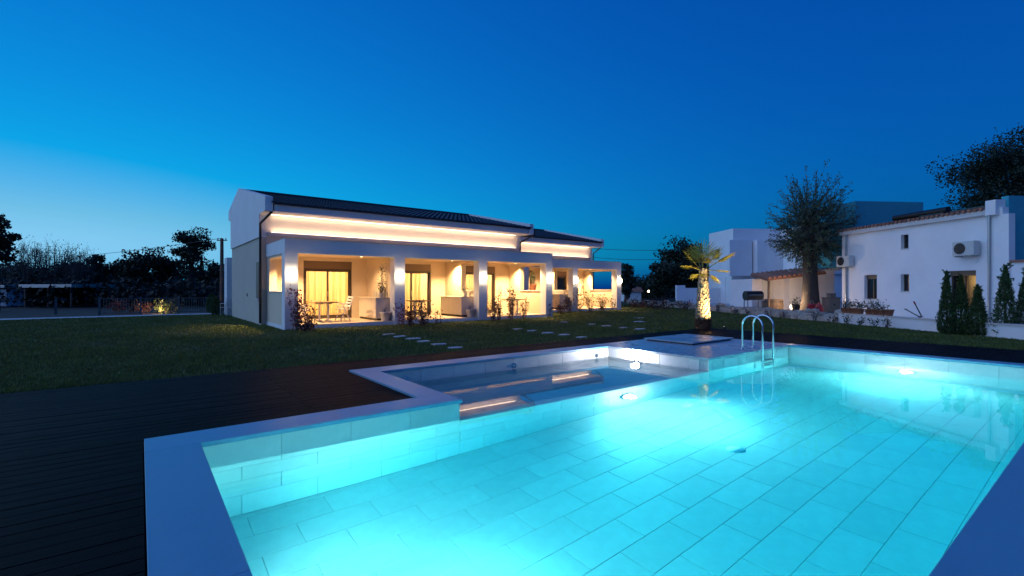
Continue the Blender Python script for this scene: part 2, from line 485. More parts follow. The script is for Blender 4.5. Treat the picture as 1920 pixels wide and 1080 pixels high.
# coping slabs
f_ = face('coping')
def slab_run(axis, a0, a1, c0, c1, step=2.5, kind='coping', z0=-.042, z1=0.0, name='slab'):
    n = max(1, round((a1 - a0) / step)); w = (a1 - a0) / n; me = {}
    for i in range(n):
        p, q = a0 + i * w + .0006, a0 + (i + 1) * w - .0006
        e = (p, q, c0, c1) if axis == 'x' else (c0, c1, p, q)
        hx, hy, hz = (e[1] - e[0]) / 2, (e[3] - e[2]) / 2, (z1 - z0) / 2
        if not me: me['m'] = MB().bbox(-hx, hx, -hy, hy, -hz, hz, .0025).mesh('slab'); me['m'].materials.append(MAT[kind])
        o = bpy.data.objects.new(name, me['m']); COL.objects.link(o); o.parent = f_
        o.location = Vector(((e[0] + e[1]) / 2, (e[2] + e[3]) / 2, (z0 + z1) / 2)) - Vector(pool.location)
OH = .02  # coping overhang over the tiles
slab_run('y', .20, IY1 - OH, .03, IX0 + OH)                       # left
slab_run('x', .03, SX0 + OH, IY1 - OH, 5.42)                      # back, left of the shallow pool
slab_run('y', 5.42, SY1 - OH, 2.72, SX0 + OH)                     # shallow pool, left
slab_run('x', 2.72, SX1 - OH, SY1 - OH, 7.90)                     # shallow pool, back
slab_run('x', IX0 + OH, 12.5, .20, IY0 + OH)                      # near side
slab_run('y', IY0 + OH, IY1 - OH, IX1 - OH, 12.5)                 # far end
# paved platform between shallow pool and far end
pf = f_; f_ = face('platform')
for k in range(5):
    y0 = IY1 - OH + k * (7.90 - IY1 + OH) / 5
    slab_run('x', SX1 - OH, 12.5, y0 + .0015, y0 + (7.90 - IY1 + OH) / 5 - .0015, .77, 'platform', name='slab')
# skimmer lids on the platform's pool side
for xa, xb in ((9.2, 9.72), (11.5, 12.03)):
    MB().bbox(xa, xb, IY1 - .012, IY1 - .001, -.235, -.065, .003).build('skimmer_lid', 'white_plastic', pool, world=True)
# shallow-pool jets at the waterline
for px in (762, 964, 1118):
    X, d = onY(px, SY1); mb = MB()
    mb.tube([(X, SY1 - .002, -.185), (X, SY1 - .02, -.185)], .05, 16); mb.tube([(X, SY1 - .02, -.185), (X, SY1 - .05, -.185)], [.032, .022], 12)
    mb.build('water_jet', 'steel', pool, world=True)
MB().lathe([(.0, 0), (.11, 0), (.11, .003), (.0, .004)], (5.77, 2.98, FZ + .001), 20).build('main_drain', 'drain', pool, world=True)

# water: one closed L-shaped body
def water():
    e = .006
    out = [(IX0 - e, IY0 - e), (IX1 + e, IY0 - e), (IX1 + e, IY1 + e), (SX1 + e, IY1 + e), (SX1 + e, SY1 + e), (SX0 - e, SY1 + e), (SX0 - e, IY1 + e), (IX0 - e, IY1 + e)]
    k = len(out); mb = MB()
    vs = [(x, y, FZ - .006) for x, y in out] + [(x, y, WZ) for x, y in out]
    mb.add(vs, [tuple(range(k - 1, -1, -1)), tuple(range(k, 2 * k))] + [(i, (i + 1) % k, k + (i + 1) % k, k + i) for i in range(k)])
    tag(mb.build('water', 'water'), kind='structure')
water()

# pool lamps (bezel + lens) with their own light
def pool_lamp(c, n, label, power, lens='glow_pool', col=(1.0, .95, .93), r=.11, beam=0):
    t = thing('pool_lamp', c, label, 'lamp', group='lit lamps in the pool walls')
    c = Vector(c); n = Vector(n)
    MB().tube([c + n * .0005, c + n * .03], r + .025, 24).build('bezel', 'steel_dull', t, world=True)
    MB().tube([c + n * .03, c + n * .036], r, 24).build('lens', lens, t, world=True)
    if beam: light('lamp_beam', 'SPOT', c + n * .06, beam, col, t, size=.06, spot=78, blend=1.0, target=c + n - Vector((0, 0, 1.25)))
    if beam: light('lamp_flood', 'SPOT', c + n * .06, beam * .155, col, t, size=.06, spot=165, blend=.6, target=c + n - Vector((0, 0, .12)))
    light('lamp_light', 'POINT', c + n * .13, power, col, t, size=.05)
    return t
pool_lamp((6.2, 5.0, -.83), (0, -1, 0), 'lit round underwater lamp in the wall below the shallow pool', 120, beam=4600)
pool_lamp((12.15, 2.78, -.78), (-1, 0, 0), 'lit round underwater lamp in the far end wall', 120, beam=4600)
pool_lamp((.40, 2.78, -.80), (1, 0, 0), 'lit underwater lamp in the near left wall, hidden below the wide coping', 120, beam=4600)
pool_lamp((8.65, 6.68, -.15), (-1, 0, 0), 'glaring white lamp above the water in the shallow pool', 85, 'glow_spa', (.86, .87, 1.0), r=.075)

# ladder
def ladder():
    t = thing('pool_ladder', (10.83, 5.1, 0), 'polished steel pool ladder with two arched handrails', 'ladder')
    for X in (10.58, 11.08):
        pts = [(X, 5.32, 0.0), (X, 5.32, .52)]
        for k in range(1, 12):
            a = math.pi * k / 12; pts.append((X, 5.10 + .22 * math.cos(a), .52 + .22 * math.sin(a)))
        pts += [(X, 4.88, .52), (X, 4.88, -1.02), (X, 4.93, -1.06), (X, 4.985, -1.06)]
        h = MB().tube(pts, .0215, 12).build('handrail', 'steel', t, world=True)
        MB().lathe([(.0, 0), (.048, 0), (.044, .012), (.024, .018), (.024, .02)], (X, 5.32, .001), 16).build('flange', 'steel', h, world=True)
    for z in (-.21, -.46, -.71):
        mb = MB(); mb.box(10.60, 11.06, 4.845, 4.93, z - .03, z - .004)
        for k in range(4): mb.box(10.61, 11.05, 4.85 + k * .02, 4.86 + k * .02, z - .004, z + .004)
        mb.build('tread', 'steel_dull', t, world=True)
ladder()
# raised cover slab on the platform
def cover():
    c = [ground(1232.5, 632, .04), ground(1279, 624.6, .04), ground(1358, 630.8, .04), ground(1311.7, 638, .04)]
    x0, x1 = min((c[0].x + c[3].x) / 2, (c[1].x + c[2].x) / 2), max((c[0].x + c[3].x) / 2, (c[1].x + c[2].x) / 2)
    ys = sorted([(c[0].y + c[1].y) / 2, (c[2].y + c[3].y) / 2]); xs = sorted([(c[0].x + c[3].x) / 2, (c[1].x + c[2].x) / 2])
    xs = sorted([(c[0].x + c[1].x) / 2, (c[2].x + c[3].x) / 2]) if xs[1] - xs[0] < .3 else xs
    x0, x1, y0, y1 = 10.3, 12.2, 6.35, 7.75
    t = thing('cover_slab', ((x0 + x1) / 2, (y0 + y1) / 2, 0), 'low blue-grey cover slab lying on the paved platform', 'cover')
    MB().box(x0 + .06, x1 - .06, y0 + .06, y1 - .06, .001, .03).build('frame', 'black', t, world=True)
    MB().bbox(x0, (x0 + x1) / 2 - .002, y0, y1, .03, .06, .004).build('panel', 'platform', t, world=True)
    MB().bbox((x0 + x1) / 2 + .002, x1, y0, y1, .03, .06, .004).build('panel', 'platform', t, world=True)
cover()

# ------------------------------------------------------------------ deck of dark boards
deck = thing('deck', (0, 0, GZ), None, None); tag(deck, kind='structure')
def deck_boards():
    w, g, ztop = .144, .004, -.022
    cache = {}
    def board(x0, x1, y0, y1):
        key = (round(x1 - x0, 3), round(y1 - y0, 3))
        if key not in cache:
            cache[key] = MB().bbox(-key[0] / 2, key[0] / 2, -key[1] / 2, key[1] / 2, -.024, 0, .003).mesh('board'); cache[key].materials.append(MAT['deck'])
        o = bpy.data.objects.new('board', cache[key]); COL.objects.link(o); o.parent = deck
        o.location = ((x0 + x1) / 2, (y0 + y1) / 2, ztop - GZ + rnd.uniform(-.0012, .0012))
    y = LY - .03; r = 0
    while y > -1.6:
        y0, y1 = y - w, y
        spans = []
        if y1 <= .19 or y0 >= 7.9: spans = [(-7.0, LX - .02, y0, y1)]
        else:
            spans.append((-7.0, .024 if y0 < 5.426 else 2.714, y0, y1)); spans.append((12.506, LX - .02, y0, y1))
            for xa, xb, lim in ((.028, 2.714, 5.426), (2.718, 12.502, 7.906)):
                if y1 > lim + .02 and not (xa < 1 and y0 >= 5.426): spans.append((xa, xb, max(y0, lim), y1))
            if y0 < .19:
                spans.append((.028, 12.502, y0, .194))
        for a, b, ya, yb_ in spans:
            L = 5.7; cut = [a]; p = a + (2.85 if r % 2 else 5.7) if b - a > L else b
            while p < b - .5: cut.append(p); p += L
            cut.append(b)
            for q in range(len(cut) - 1): board(cut[q] + .001, cut[q + 1] - .002, ya, yb_)
        y -= w + g; r += 1
deck_boards()
dk = MB()
for a in ((-7, .02, .2, LY - .03), (.02, 2.71, 5.43, LY - .03), (2.71, LX - .02, 7.91, LY - .03), (12.51, LX - .02, -1.7, 7.91), (-7, 12.51, -1.7, .19)): sheet(dk, *a, GZ - .008)
dk.build('deck_joists', 'black', deck, world=True)

# ================================================================== MAIN HOUSE
FL = .10                 # porch floor level
house = thing('guest_house', (3.6, 17.2, GZ), 'long white guest house with glowing porches and dark tiled roof', 'house')
def hb(name, m, *a, parent=None):
    mb = MB()
    for b in a: mb.box(*b)
    return mb.build(name, m, parent or house, world=True)
def wall_open(name, m, x0, x1, y0, y1, z0, z1, ops, parent=None):
    """wall along x with rectangular openings (xa, xb, za, zb)"""
    mb = MB(); xs = x0
    for xa, xb, za, zb in sorted(ops):
        mb.box(xs, xa, y0, y1, z0, z1)
        if za > z0: mb.box(xa, xb, y0, y1, z0, za)
        if zb < z1: mb.box(xa, xb, y0, y1, zb, z1)
        xs = xb
    mb.box(xs, x1, y0, y1, z0, z1)
    return mb.build(name, m, parent or house, world=True)

LEDC = (1.0, .60, .32)
def roof_tiles(name, x0, x1, ye, ze, yr, zr, yb, zb):
    """wavy tile courses, front and back slope, joined"""
    mb = MB(); pitch = .24; n = int((x1 - x0) / pitch); per = 6
    for (ya, za, yc, zc, k) in ((ye, ze, yr, zr, 15), (yb, zb, yr, zr, 8)):
        L = math.hypot(yc - ya, zc - za); dy, dz = (yc - ya) / L, (zc - za) / L; sgn = 1 if yc > ya else -1
        nyv, nzv = -dz * sgn, abs(dy)
        for c in range(k):
            s0, s1 = L * c / k - .02, L * (c + 1) / k + .03
            vs = []
            for s, lift in ((s0, .045), (s1, .010)):
                for i in range(n * per + 1):
                    ph = (i % per) / per
                    h = .028 * max(0, math.sin(math.pi * min(1, ph * 1.6))) if ph < .625 else 0
                    h += lift
                    vs.append((x0 + i * (x1 - x0) / (n * per), ya + dy * s + nyv * h, za + dz * s + nzv * h))
            w = n * per + 1
            mb.add(vs, [(i, i + 1, w + i + 1, w + i) for i in range(w - 1)], False)
            # front lip of the course
            lip = [vs[i] for i in range(w)] + [(v[0], v[1] - nyv * .05, v[2] - nzv * .05) for v in vs[:w]]
            mb.add(lip, [(i, i + 1, w + i + 1, w + i) for i in range(w - 1)])
    o = mb.build(name, 'roof_tile', house, world=True); o['kind'] = 'stuff'; return o

def block(X0, X1, dY, doors, pil, tag_):
    yp, yw, ye, yr, yb, ybe = 17.17 + dY, 20.2 + dY, 19.1 + dY, 25.0 + dY, 27.4 + dY, 28.1 + dY
    ZE, SL = 4.42, .22
    # main front wall, lower and lit upper part
    ops = [(a, b, FL, 2.45) for a, b in doors]
    wall_open('front_wall', 'stucco_warm', X0 + .2, X1 - .2, yw, yw + .25, GZ - .05, 3.36, ops)
    hb('upper_wall', 'stucco', (X0 + .2, X1 - .2, yw + .02, yw + .25, 3.36, 4.30))
    hb('light_ledge', 'trim', (X0 + .2, X1 - .2, yw - .14, yw, 3.36, 3.47))
    hb('back_wall', 'stucco', (X0 + .2, X1 - .2, yb - .25, yb, GZ - .05, 4.5))
    # eave box
    hb('soffit', 'trim', (X0 + .25, X1 - .25, ye + .05, yw + .02, 4.16, 4.20))
    hb('fascia', 'trim', (X0 + .25, X1 - .25, ye, ye + .05, 4.14, 4.44))
    g = MB().tube([(X0 + .2, ye - .05, 4.43), (X1 - .2, ye - .05, 4.43)], .05, 8).build('gutter', 'dark_metal', house, world=True)
    # roof slab
    zr = ZE + .04 + (yr - ye) * SL
    mb = MB(); mb.prism([(ye + .03, 4.44), (yr, zr - .02), (ybe - .03, zr - .02 - (ybe - yr) * SL), (ybe - .03, zr - .14 - (ybe - yr) * SL), (yr, zr - .15), (ye + .03, 4.39)], X0 + .2, X1 - .2)
    mb.build('roof_slab', 'trim', house, world=True)
    roof_tiles('roof_tiles', X0 + .14, X1 - .1, ye - .04, ZE + .02, yr, zr, ybe + .02, zr - (ybe - yr) * SL)
    MB().tube([(X0 + .1, yr, zr + .05), (X1 - .1, yr, zr + .05)], .09, 8).build('ridge', 'roof_tile', house, world=True)
    # gable walls: lower in beige, upper proud in white
    for i, X in enumerate((X0, X1 - .2)):
        up = [(yw, 3.28), (yw, 4.14), (ye, 4.14), (ye, 4.66), (yr, zr + .14), (ybe, zr + .14 - (ybe - yr) * SL), (ybe, 4.75), (yb, 4.65), (yb, 3.28)]
        MB().prism(up, X - (.06 if i == 0 else 0), X + .2 + (.06 if i else 0)).build('upper_gable', 'stucco', house, world=True)
        lo = hb('lower_gable', 'stucco_beige', (X, X + .2, yw, yb, GZ - .05, 3.28))
    # light strips: one on the ledge, one under the eave
    for nm, zz, yy, rot in (('ledge_strip', 3.482, yw - .09, (R(180), 0, 0)), ('eave_strip', 4.148, yw - .07, (0, 0, 0))):
        hb(nm, 'glow_led', (X0 + .35, X1 - .35, yy - .012, yy + .012, zz - .007, zz + .007))
        light('strip_light', 'AREA', ((X0 + X1) / 2, yy, zz + (.012 if 'ledge' in nm else -.012)), (36 if 'ledge' in nm else 15) * (X1 - X0) / 12.5, LEDC, house, sx=X1 - X0 - .7, sy=.03, rot=rot, spread=170)
    # porch: floor slab, roof, beam, pillars
    pX0, pX1 = pil[0][0], pil[-1][1]
    hb('porch_slab', 'stucco', (pX0 + .02, pX1 - .02, yp + .03, yw, GZ - .05, FL - .015))
    hb('porch_ceiling', 'stucco_warm', (pX0 + .42, pX1 - .42, yp + .42, yw, 2.60, 2.72))
    hb('porch_roof', 'stucco', (pX0, pX1, yp + .42, yw, 2.72, 2.99), (pX0, pX0 + .42, yp + .42, yw, 2.52, 2.72), (pX1 - .42, pX1, yp + .42, yw, 2.52, 2.72))
    hb('porch_beam', 'stucco', (pX0, pX1, yp, yp + .42, 2.52, 2.99))
    hb('roof_edge', 'trim', (pX0 - .03, pX1 + .03, yp - .03, yp + .45, 2.992, 3.02))
    for a, b in pil: hb('pillar', 'stucco', (a, b, yp, yp + .42, GZ - .05, 2.52))
    # porch floor tiles
    fl = bpy.data.objects.new('porch_floor', None); COL.objects.link(fl); fl.parent = house
    nx = int((pX1 - pX0 - .06) / .6); w = (pX1 - pX0 - .06) / nx; ny = 5; hgt = (yw - yp - .03) / ny
    me = MB().bbox(-w / 2 + .002, w / 2 - .002, -hgt / 2 + .002, hgt / 2 - .002, -.015, 0, .002).mesh('floor_tile'); me.materials.append(MAT['porch_floor'])
    for i in range(nx):
        for j in range(ny):
            o = bpy.data.objects.new('floor_tile', me); COL.objects.link(o); o.parent = fl
            o.location = Vector((pX0 + .03 + (i + .5) * w, yp + .03 + (j + .5) * hgt, FL)) - Vector(house.location)
    # rooms behind the doors
    hb('room_floor', 'porch_floor', (X0 + .2, X1 - .2, yw + .25, yb - .25, FL - .2, FL))
    hb('room_ceiling', 'stucco_warm', (X0 + .2, X1 - .2, yw + .25, yb - .25, 2.7, 2.8))
    for a, b in doors:
        c = (a + b) / 2
        hb('room_wall', 'stucco_warm', (c - 1.7, c - 1.6, yw + .25, yw + 3.2, FL, 2.7), (c + 1.6, c + 1.7, yw + .25, yw + 3.2, FL, 2.7), (c - 1.6, c + 1.6, yw + 3.1, yw + 3.2, FL, 2.7))
        door(a, b, yw)
    return yp, yw

def door(a, b, yw):
    """bronze sliding door with a roller-shutter box above, two panes"""
    d = hb('sliding_door', 'frame', (a, a + .07, yw + .06, yw + .18, FL, 2.14), (b - .07, b, yw + .06, yw + .18, FL, 2.14), (a + .07, b - .07, yw + .06, yw + .18, FL, FL + .07),
           (a + .07, b - .07, yw + .06, yw + .18, 2.08, 2.14))
    d.name = 'sliding_door'
    c = (a + b) / 2
    def sub(name, m, *bs):
        mb = MB()
        for q in bs: mb.box(*q)
        return mb.build(name, m, d, world=True)
    sub('shutter_box', 'shutter', (a + .002, b - .002, yw + .03, yw + .22, 2.142, 2.448))
    for i, (p, q, y) in enumerate(((a + .07, c + .03, yw + .075), (c - .03, b - .07, yw + .125))):
        s = .055
        sub('sash', 'frame', (p, p + s, y, y + .04, FL + .07, 2.08), (q - s, q, y, y + .04, FL + .07, 2.08), (p + s, q - s, y, y + .04, FL + .07, FL + .14), (p + s, q - s, y, y + .04, 2.02, 2.08))
        sub('pane', 'pane', (p + s, q - s, y + .014, y + .022, FL + .14, 2.02))
    sub('handle', 'steel_dull', (c - .02, c + .0, yw + .052, yw + .072, 1.0, 1.22))

PIL1 = [(3.79, 4.20), (7.65, 8.08), (11.50, 11.93), (15.34, 15.76)]
D1 = [(5.15, 7.09), (8.90, 10.82), (12.62, 14.54)]
block(3.62, 16.15, 0.0, D1, PIL1, 'first')
PIL2 = [(16.45, 16.80), (20.18, 20.58), (24.10, 24.52)]
D2 = [(17.70, 19.62), (20.75, 22.60)]
block(16.15, 25.0, 3.03, D2, PIL2, 'second')

# porch partitions: full height at the back, half-height with an open top near the front
def partition(x, w, yp, yw, y_open, name='partition_wall'):
    bs = [(x, x + w, max(y_open, yp + .42), yw, FL - .02, 2.60)]
    if y_open > yp + .5:
        bs += [(x, x + w, yp + .42, y_open, FL - .02, 1.20), (x, x + w, yp + .42, y_open, 2.44, 2.60)]
    mb = MB()
    for b in bs: mb.box(*b)
    mb.build(name, 'stucco_warm', house, world=True)
    if y_open > yp + .5:
        hb('ledge', 'trim', (x - .03, x + w + .03, yp + .44, y_open, 1.202, 1.235))
partition(7.74, .25, 17.17, 20.2, 17.5)
partition(11.58, .25, 17.17, 20.2, 18.75)
partition(15.42, .25, 17.17, 20.2, 19.25)
partition(3.83, .25, 17.17, 20.2, 19.75)
partition(20.24, .25, 20.2, 23.23, 21.9)
partition(24.18, .25, 20.2, 23.23, 22.6)
partition(16.50, .2, 20.2, 23.23, 20.6)
# gable side window, vent, down pipes
gw = hb('side_window', 'shutter', (3.585, 3.615, 20.42, 20.95, .95, 2.35))
MB().box(3.55, 3.615, 20.37, 21.0, .90, .945).build('sill', 'trim', gw, world=True)
hb('vent', 'dark_metal', (3.60, 3.618, 23.0, 23.12, 1.0, 1.12))
def downpipe(X, yw, ye):
    MB().tube([(X + .22, ye + .08, 4.40), (X + .2, ye + .1, 4.12), (X - .02, yw - .12, 3.78), (X - .02, yw - .12, 3.5), (X - .02, yw - .1, 0.02)], .045, 8).build('downpipe', 'dark_metal', house, world=True)
    for z in (.9, 2.2, 3.4): pass
downpipe(3.60, 20.2, 19.1)
downpipe(16.12, 20.2, 19.1)
MB().tube([(24.95, 22.2, 4.40), (24.98, 22.4, 4.1), (25.05, 23.1, 3.75), (25.05, 23.1, 0)], .045, 8).build('downpipe', 'dark_metal', house, world=True)
# rear annex that shows as a sliver beyond the gable
hb('rear_annex', 'stucco', (3.5, 6.5, 28.2, 29.1, GZ, 2.9))

# curtains inside the doors
def curtain(x0, x1, yw, label, gap=None):
    mb = MB(); n = int((x1 - x0) / .02)
    vs = []
    for i in range(n + 1):
        x = x0 + (x1 - x0) * i / n
        y = yw + .40 + .06 * math.sin(i * .55 + 1.2 * math.sin(i * .11)) + .03 * math.sin(i * .23 + x)
        vs += [(x, y, FL + .03), (x, y + .004, 2.32)]
    mb.add(vs, [(2 * i, 2 * i + 2, 2 * i + 3, 2 * i + 1) for i in range(n)], True)
    c = mb.build('curtain', 'curtain'); tag(c, label, 'curtain', 'curtains behind the glass doors')
curtain(5.0, 7.2, 20.2, 'pale curtain drawn behind the sliding door of the porch nearest the camera')
curtain(9.15, 10.45, 20.2, 'pale curtain behind the sliding door of the second porch')
curtain(12.5, 14.3, 20.2, 'pale curtain behind the sliding door of the third porch')
curtain(17.6, 19.5, 23.23, 'pale curtain behind the fourth door of the set-back wing')
curtain(20.85, 23.15, 23.23, 'bright curtain behind the last door, seen through the gap beside the middle pillar')
for (a, b), dy, p in ((D1[0], 0, 260), (D1[1], 0, 260), (D1[2], 0, 250), (D2[0], 3.03, 320), (D2[1], 3.03, 240)):
    light('room_light', 'POINT', ((a + b) / 2 + .2, 22.0 + dy, 1.9), p, (1.0, .70, .34), house, size=.15)

# wall lamps on the pillars
def sconce(x, y, z, label, power=15):
    t = thing('wall_lamp', (x, y, z), label, 'lamp', group='lit wall lamps on the porch pillars')
    MB().bbox(x - .05, x + .05, y - .03, y - .001, z - .09, z + .09, .004).build('bracket', 'steel_dull', t, world=True)
    MB().lathe([(.0, -.155), (.055, -.15), (.078, -.08), (.085, 0), (.078, .08), (.055, .15), (.0, .155)], (x, y - .12, z), 14).build('shade', 'glow_sconce', t, world=True)
    light('lamp_light', 'POINT', (x, y - .20, z), power, (1.0, .70, .40), t, size=.06)
for x, y, lb in ((4.0, 17.17, 'lit wall lamp on the porch pillar nearest the gable end'), (7.87, 17.17, 'lit wall lamp on the second porch pillar from the gable end'),
                 (11.72, 17.17, 'lit wall lamp on the third porch pillar from the gable end'), (15.56, 17.17, 'lit wall lamp on the last pillar of the front porch'),
                 (20.38, 20.20, 'lit wall lamp on the middle pillar of the set-back porch'), (24.32, 20.20, 'lit wall lamp on the farthest porch pillar')):
    sconce(x, y, 1.80, lb)
# ceiling downlights
def downlight(x, y, label, power=24):
    t = thing('downlight', (x, y, 2.60), label, 'lamp', group='recessed lights in the porch ceilings')
    MB().tube([(x, y, 2.599), (x, y, 2.585)], .055, 16).build('bezel', 'white_paint', t, world=True)
    MB().tube([(x, y, 2.585), (x, y, 2.582)], .04, 16).build('lens', 'glow_spot', t, world=True)
    light('lamp_light', 'SPOT', (x, y, 2.57), power * 36, (1.0, .64, .30), t, size=.04, spot=130, blend=.7)
downlight(4.55, 18.9, 'small recessed ceiling light beside the open end of the nearest porch', 30)
downlight(11.2, 18.9, 'small recessed ceiling light above the kitchen counter of the second porch', 30)
downlight(15.0, 19.1, 'small recessed ceiling light above the half wall of the third porch', 30)
downlight(14.9, 18.0, 'small recessed ceiling light at the front of the third porch', 12)
downlight(23.8, 22.2, 'small recessed ceiling light at the back of the farthest porch', 30)
downlight(23.7, 21.2, 'small recessed ceiling light at the front of the farthest porch', 16)
downlight(19.8, 22.0, 'small recessed ceiling light in the first set-back porch', 20)
downlight(6.9, 18.6, 'small recessed ceiling light over the table of the nearest porch', 7)

# kitchen counters along the partitions
def counter(x0, x1, y0, y1, label):
    t = thing('kitchen_counter', ((x0 + x1) / 2, (y0 + y1) / 2, FL), label, 'counter', group='outdoor kitchen counters on the porches')
    MB().box(x0 + .03, x1, y0 + .02, y1, FL + .08, .94).build('cabinet', 'cabinet', t, world=True)
    MB().box(x0 + .07, x1, y0 + .05, y1, FL + .001, FL + .08).build('plinth', 'dark_metal', t, world=True)
    MB().bbox(x0, x1, y0 - .01, y1, .94, .98, .004).build('worktop', 'counter_top', t, world=True)
    n = 2; w = (y1 - y0 - .04) / n
    for i in range(n):
        dd = MB().box(x0 + .012, x0 + .03, y0 + .03 + i * w, y0 + .03 + (i + 1) * w - .012, FL + .1, .92).build('cupboard_door', 'cabinet', t, world=True)
        MB().tube([(x0 + .004, y0 + .03 + (i + .5) * w, .80), (x0 + .012, y0 + .03 + (i + .5) * w, .80)], .014, 8).build('knob', 'steel_dull', dd, world=True)
    MB().tube([(x1 - .1, (y0 + y1) / 2 + .2, .98), (x1 - .1, (y0 + y1) / 2 + .2, 1.2), (x1 - .16, (y0 + y1) / 2 + .2, 1.25), (x1 - .26, (y0 + y1) / 2 + .2, 1.2)], .012, 8).build('tap', 'steel', t, world=True)
    MB().bbox(x1 - .03, x1 - .005, y0 + .25, y1 - .2, .981, 1.2, .004).build('splashback', 'counter_top', t, world=True)
counter(7.14, 7.735, 17.75, 19.6, 'pale kitchen counter with knobs on the porch nearest the camera')
counter(10.98, 11.575, 17.75, 19.6, 'pale kitchen counter with splashback on the second porch')
counter(19.65, 20.235, 20.75, 22.6, 'pale kitchen counter on the first set-back porch')

def table(x, y, label, m='dark_metal', r=.42):
    t = thing('porch_table', (x, y, FL), label, 'table', group='small tables on the porches')
    top = MB()
    top.bbox(x - r, x + r, y - r, y + r, .80, .84, .006)
    top.build('table_top', 'wood', t, world=True)
    MB().box(x - .30, x + .30, y - .03, y + .03, .75, .799).box(x - .03, x + .03, y - .3, y + .3, .75, .7985).build('apron', 'white_paint', t, world=True)
    for s in (-1, 1):
        MB().bar((x + s * .16, y, .76), (x + s * .16, y, FL + .06), .07, .05).build('leg', 'white_paint', t, world=True)
        MB().bbox(x + s * .16 - .035, x + s * .16 + .035, y - .3, y + .3, FL + .001, FL + .06, .004).build('foot', 'white_paint', t, world=True)
table(5.42, 18.45, 'small wooden table on white legs beside a white chair, nearest porch')
table(9.15, 18.2, 'small dark-topped table behind red shrubs on the second porch')
table(14.05, 17.95, 'small dark-topped table on the third porch')
def chair(x, y, rz, label):
    t = thing('porch_chair', (x, y, FL), label, 'chair', rz, 'white chairs on the porch')
    w = .22
    MB().bbox(-.21, .21, -w, w, .42, .45, .006).build('seat', 'white_paint', t)
    for s in (-1, 1):
        MB().bar((-.19, s * w, .001), (.12, s * w, .62), .035, .03).build('leg', 'white_paint', t)
        MB().bar((.22, s * w, .001), (-.10, s * w, .60), .035, .03).build('leg', 'white_paint', t)
        MB().bar((.17, s * (w - .01), .44), (.36, s * (w - .01), .94), .035, .03).build('back_post', 'white_paint', t)
        MB().bar((-.15, s * (w + .02), .64), (.27, s * (w + .02), .66), .04, .025).build('armrest', 'white_paint', t)
    for k in range(4):
        f = .25 + k * .22
        MB().bar((.17 + .19 * f, -w, .44 + .5 * f), (.17 + .19 * f, w, .44 + .5 * f), .02, .07).build('back_slat', 'white_paint', t)
chair(6.12, 18.5, .12, 'white folding armchair to the right of the table, nearest porch')
chair(4.72, 18.6, math.pi - .1, 'white folding armchair to the left of the table, nearest porch')

# pots and plants
def pot(name, loc, r, h, m, label, cat='pot', group=None, plant=None):
    t = thing(name, loc, label, cat, group=group)
    MB().lathe([(.0, 0), (r * .68, 0), (r * .72, h * .05), (r * .97, h * .86), (r * 1.06, h * .87), (r * 1.06, h), (r * .92, h), (r * .9, h * .9), (.0, h * .88)], (0, 0, .001), 18).build('pot', m, t)
    return t
def sprig(parent, rng, stems, height, spread, leaves, size, m, base_r=.05, z0=0.0, stem_m='twig', aspect=.5):
    sm = MB(); C = []; Dn = []
    for _ in range(stems):
        a = rng.uniform(0, 6.283); tilt = rng.uniform(.05, 1.0) * spread; hh = height * rng.uniform(.55, 1.0)
        b = np.array([math.cos(a) * base_r * rng.uniform(0, 1), math.sin(a) * base_r * rng.uniform(0, 1), z0])
        top = b + np.array([math.cos(a) * tilt, math.sin(a) * tilt, hh]); mid = (b + top) / 2 + np.array([rng.normal() * .04, rng.normal() * .04, .04])
        sm.tube([b, mid, top], [.008, .006, .003], 4, cap=False)
        n = max(3, int(leaves / stems)); u = rng.uniform(.12, 1.02, n)
        P = np.where(u[:, None] < .5, b + (mid - b) * (u[:, None] * 2), mid + (top - mid) * (u[:, None] * 2 - 1))
        off = rng.normal(size=(n, 3)) * size * .75; C.append(P + off); Dn.append(off / (np.linalg.norm(off, axis=1, keepdims=True) + 1e-6) + np.array([0, 0, .35]))
    sm.build('stem', stem_m, parent)
    C = np.concatenate(C); Dn = np.concatenate(Dn)
    lf = soup('foliage', leaf_quads(C, size, rng, aspect, Dn), 4, m, parent); lf['kind'] = 'stuff'
    return lf
rng = np.random.default_rng(11)
WP = 'white flower pots on the porches'
p_ = pot('flower_pot', (7.42, 17.50, FL), .20, .34, 'pot_grey', 'pale grey bucket-shaped pot in front of the nearest kitchen counter', group=WP); sprig(p_, rng, 4, .25, .1, 10, .05, 'leaf_dark', z0=.3)
p_ = pot('flower_pot', (11.25, 17.45, FL), .20, .34, 'pot_grey', 'pale grey bucket-shaped pot in front of the second kitchen counter', group=WP); sprig(p_, rng, 4, .2, .1, 10, .05, 'leaf_dark', z0=.3)
p_ = pot('flower_pot', (12.2, 17.75, FL), .18, .34, 'pot_grey', 'pale pot with thin twigs just right of the third pillar', group=WP); sprig(p_, rng, 6, .95, .25, 30, .07, 'leaf_green', z0=.3)
p_ = pot('flower_pot', (7.45, 17.98, .982), .11, .17, 'pot_grey', 'small grey pot with leafy plant on the nearest kitchen counter', group=WP); sprig(p_, rng, 12, .55, .22, 130, .06, 'leaf_dark', z0=.14)
p_ = pot('flower_pot', (7.62, 18.25, .982), .10, .42, 'white_plastic', 'tall white pot with climbing plant on the nearest kitchen counter', group=WP); sprig(p_, rng, 8, 1.0, .16, 120, .06, 'leaf_dark', z0=.38)
p_ = pot('flower_pot', (11.30, 17.95, .982), .10, .16, 'pot_grey', 'small pot with drooping plant on the second kitchen counter', group=WP); sprig(p_, rng, 10, .45, .38, 70, .06, 'leaf_dark', z0=.12)
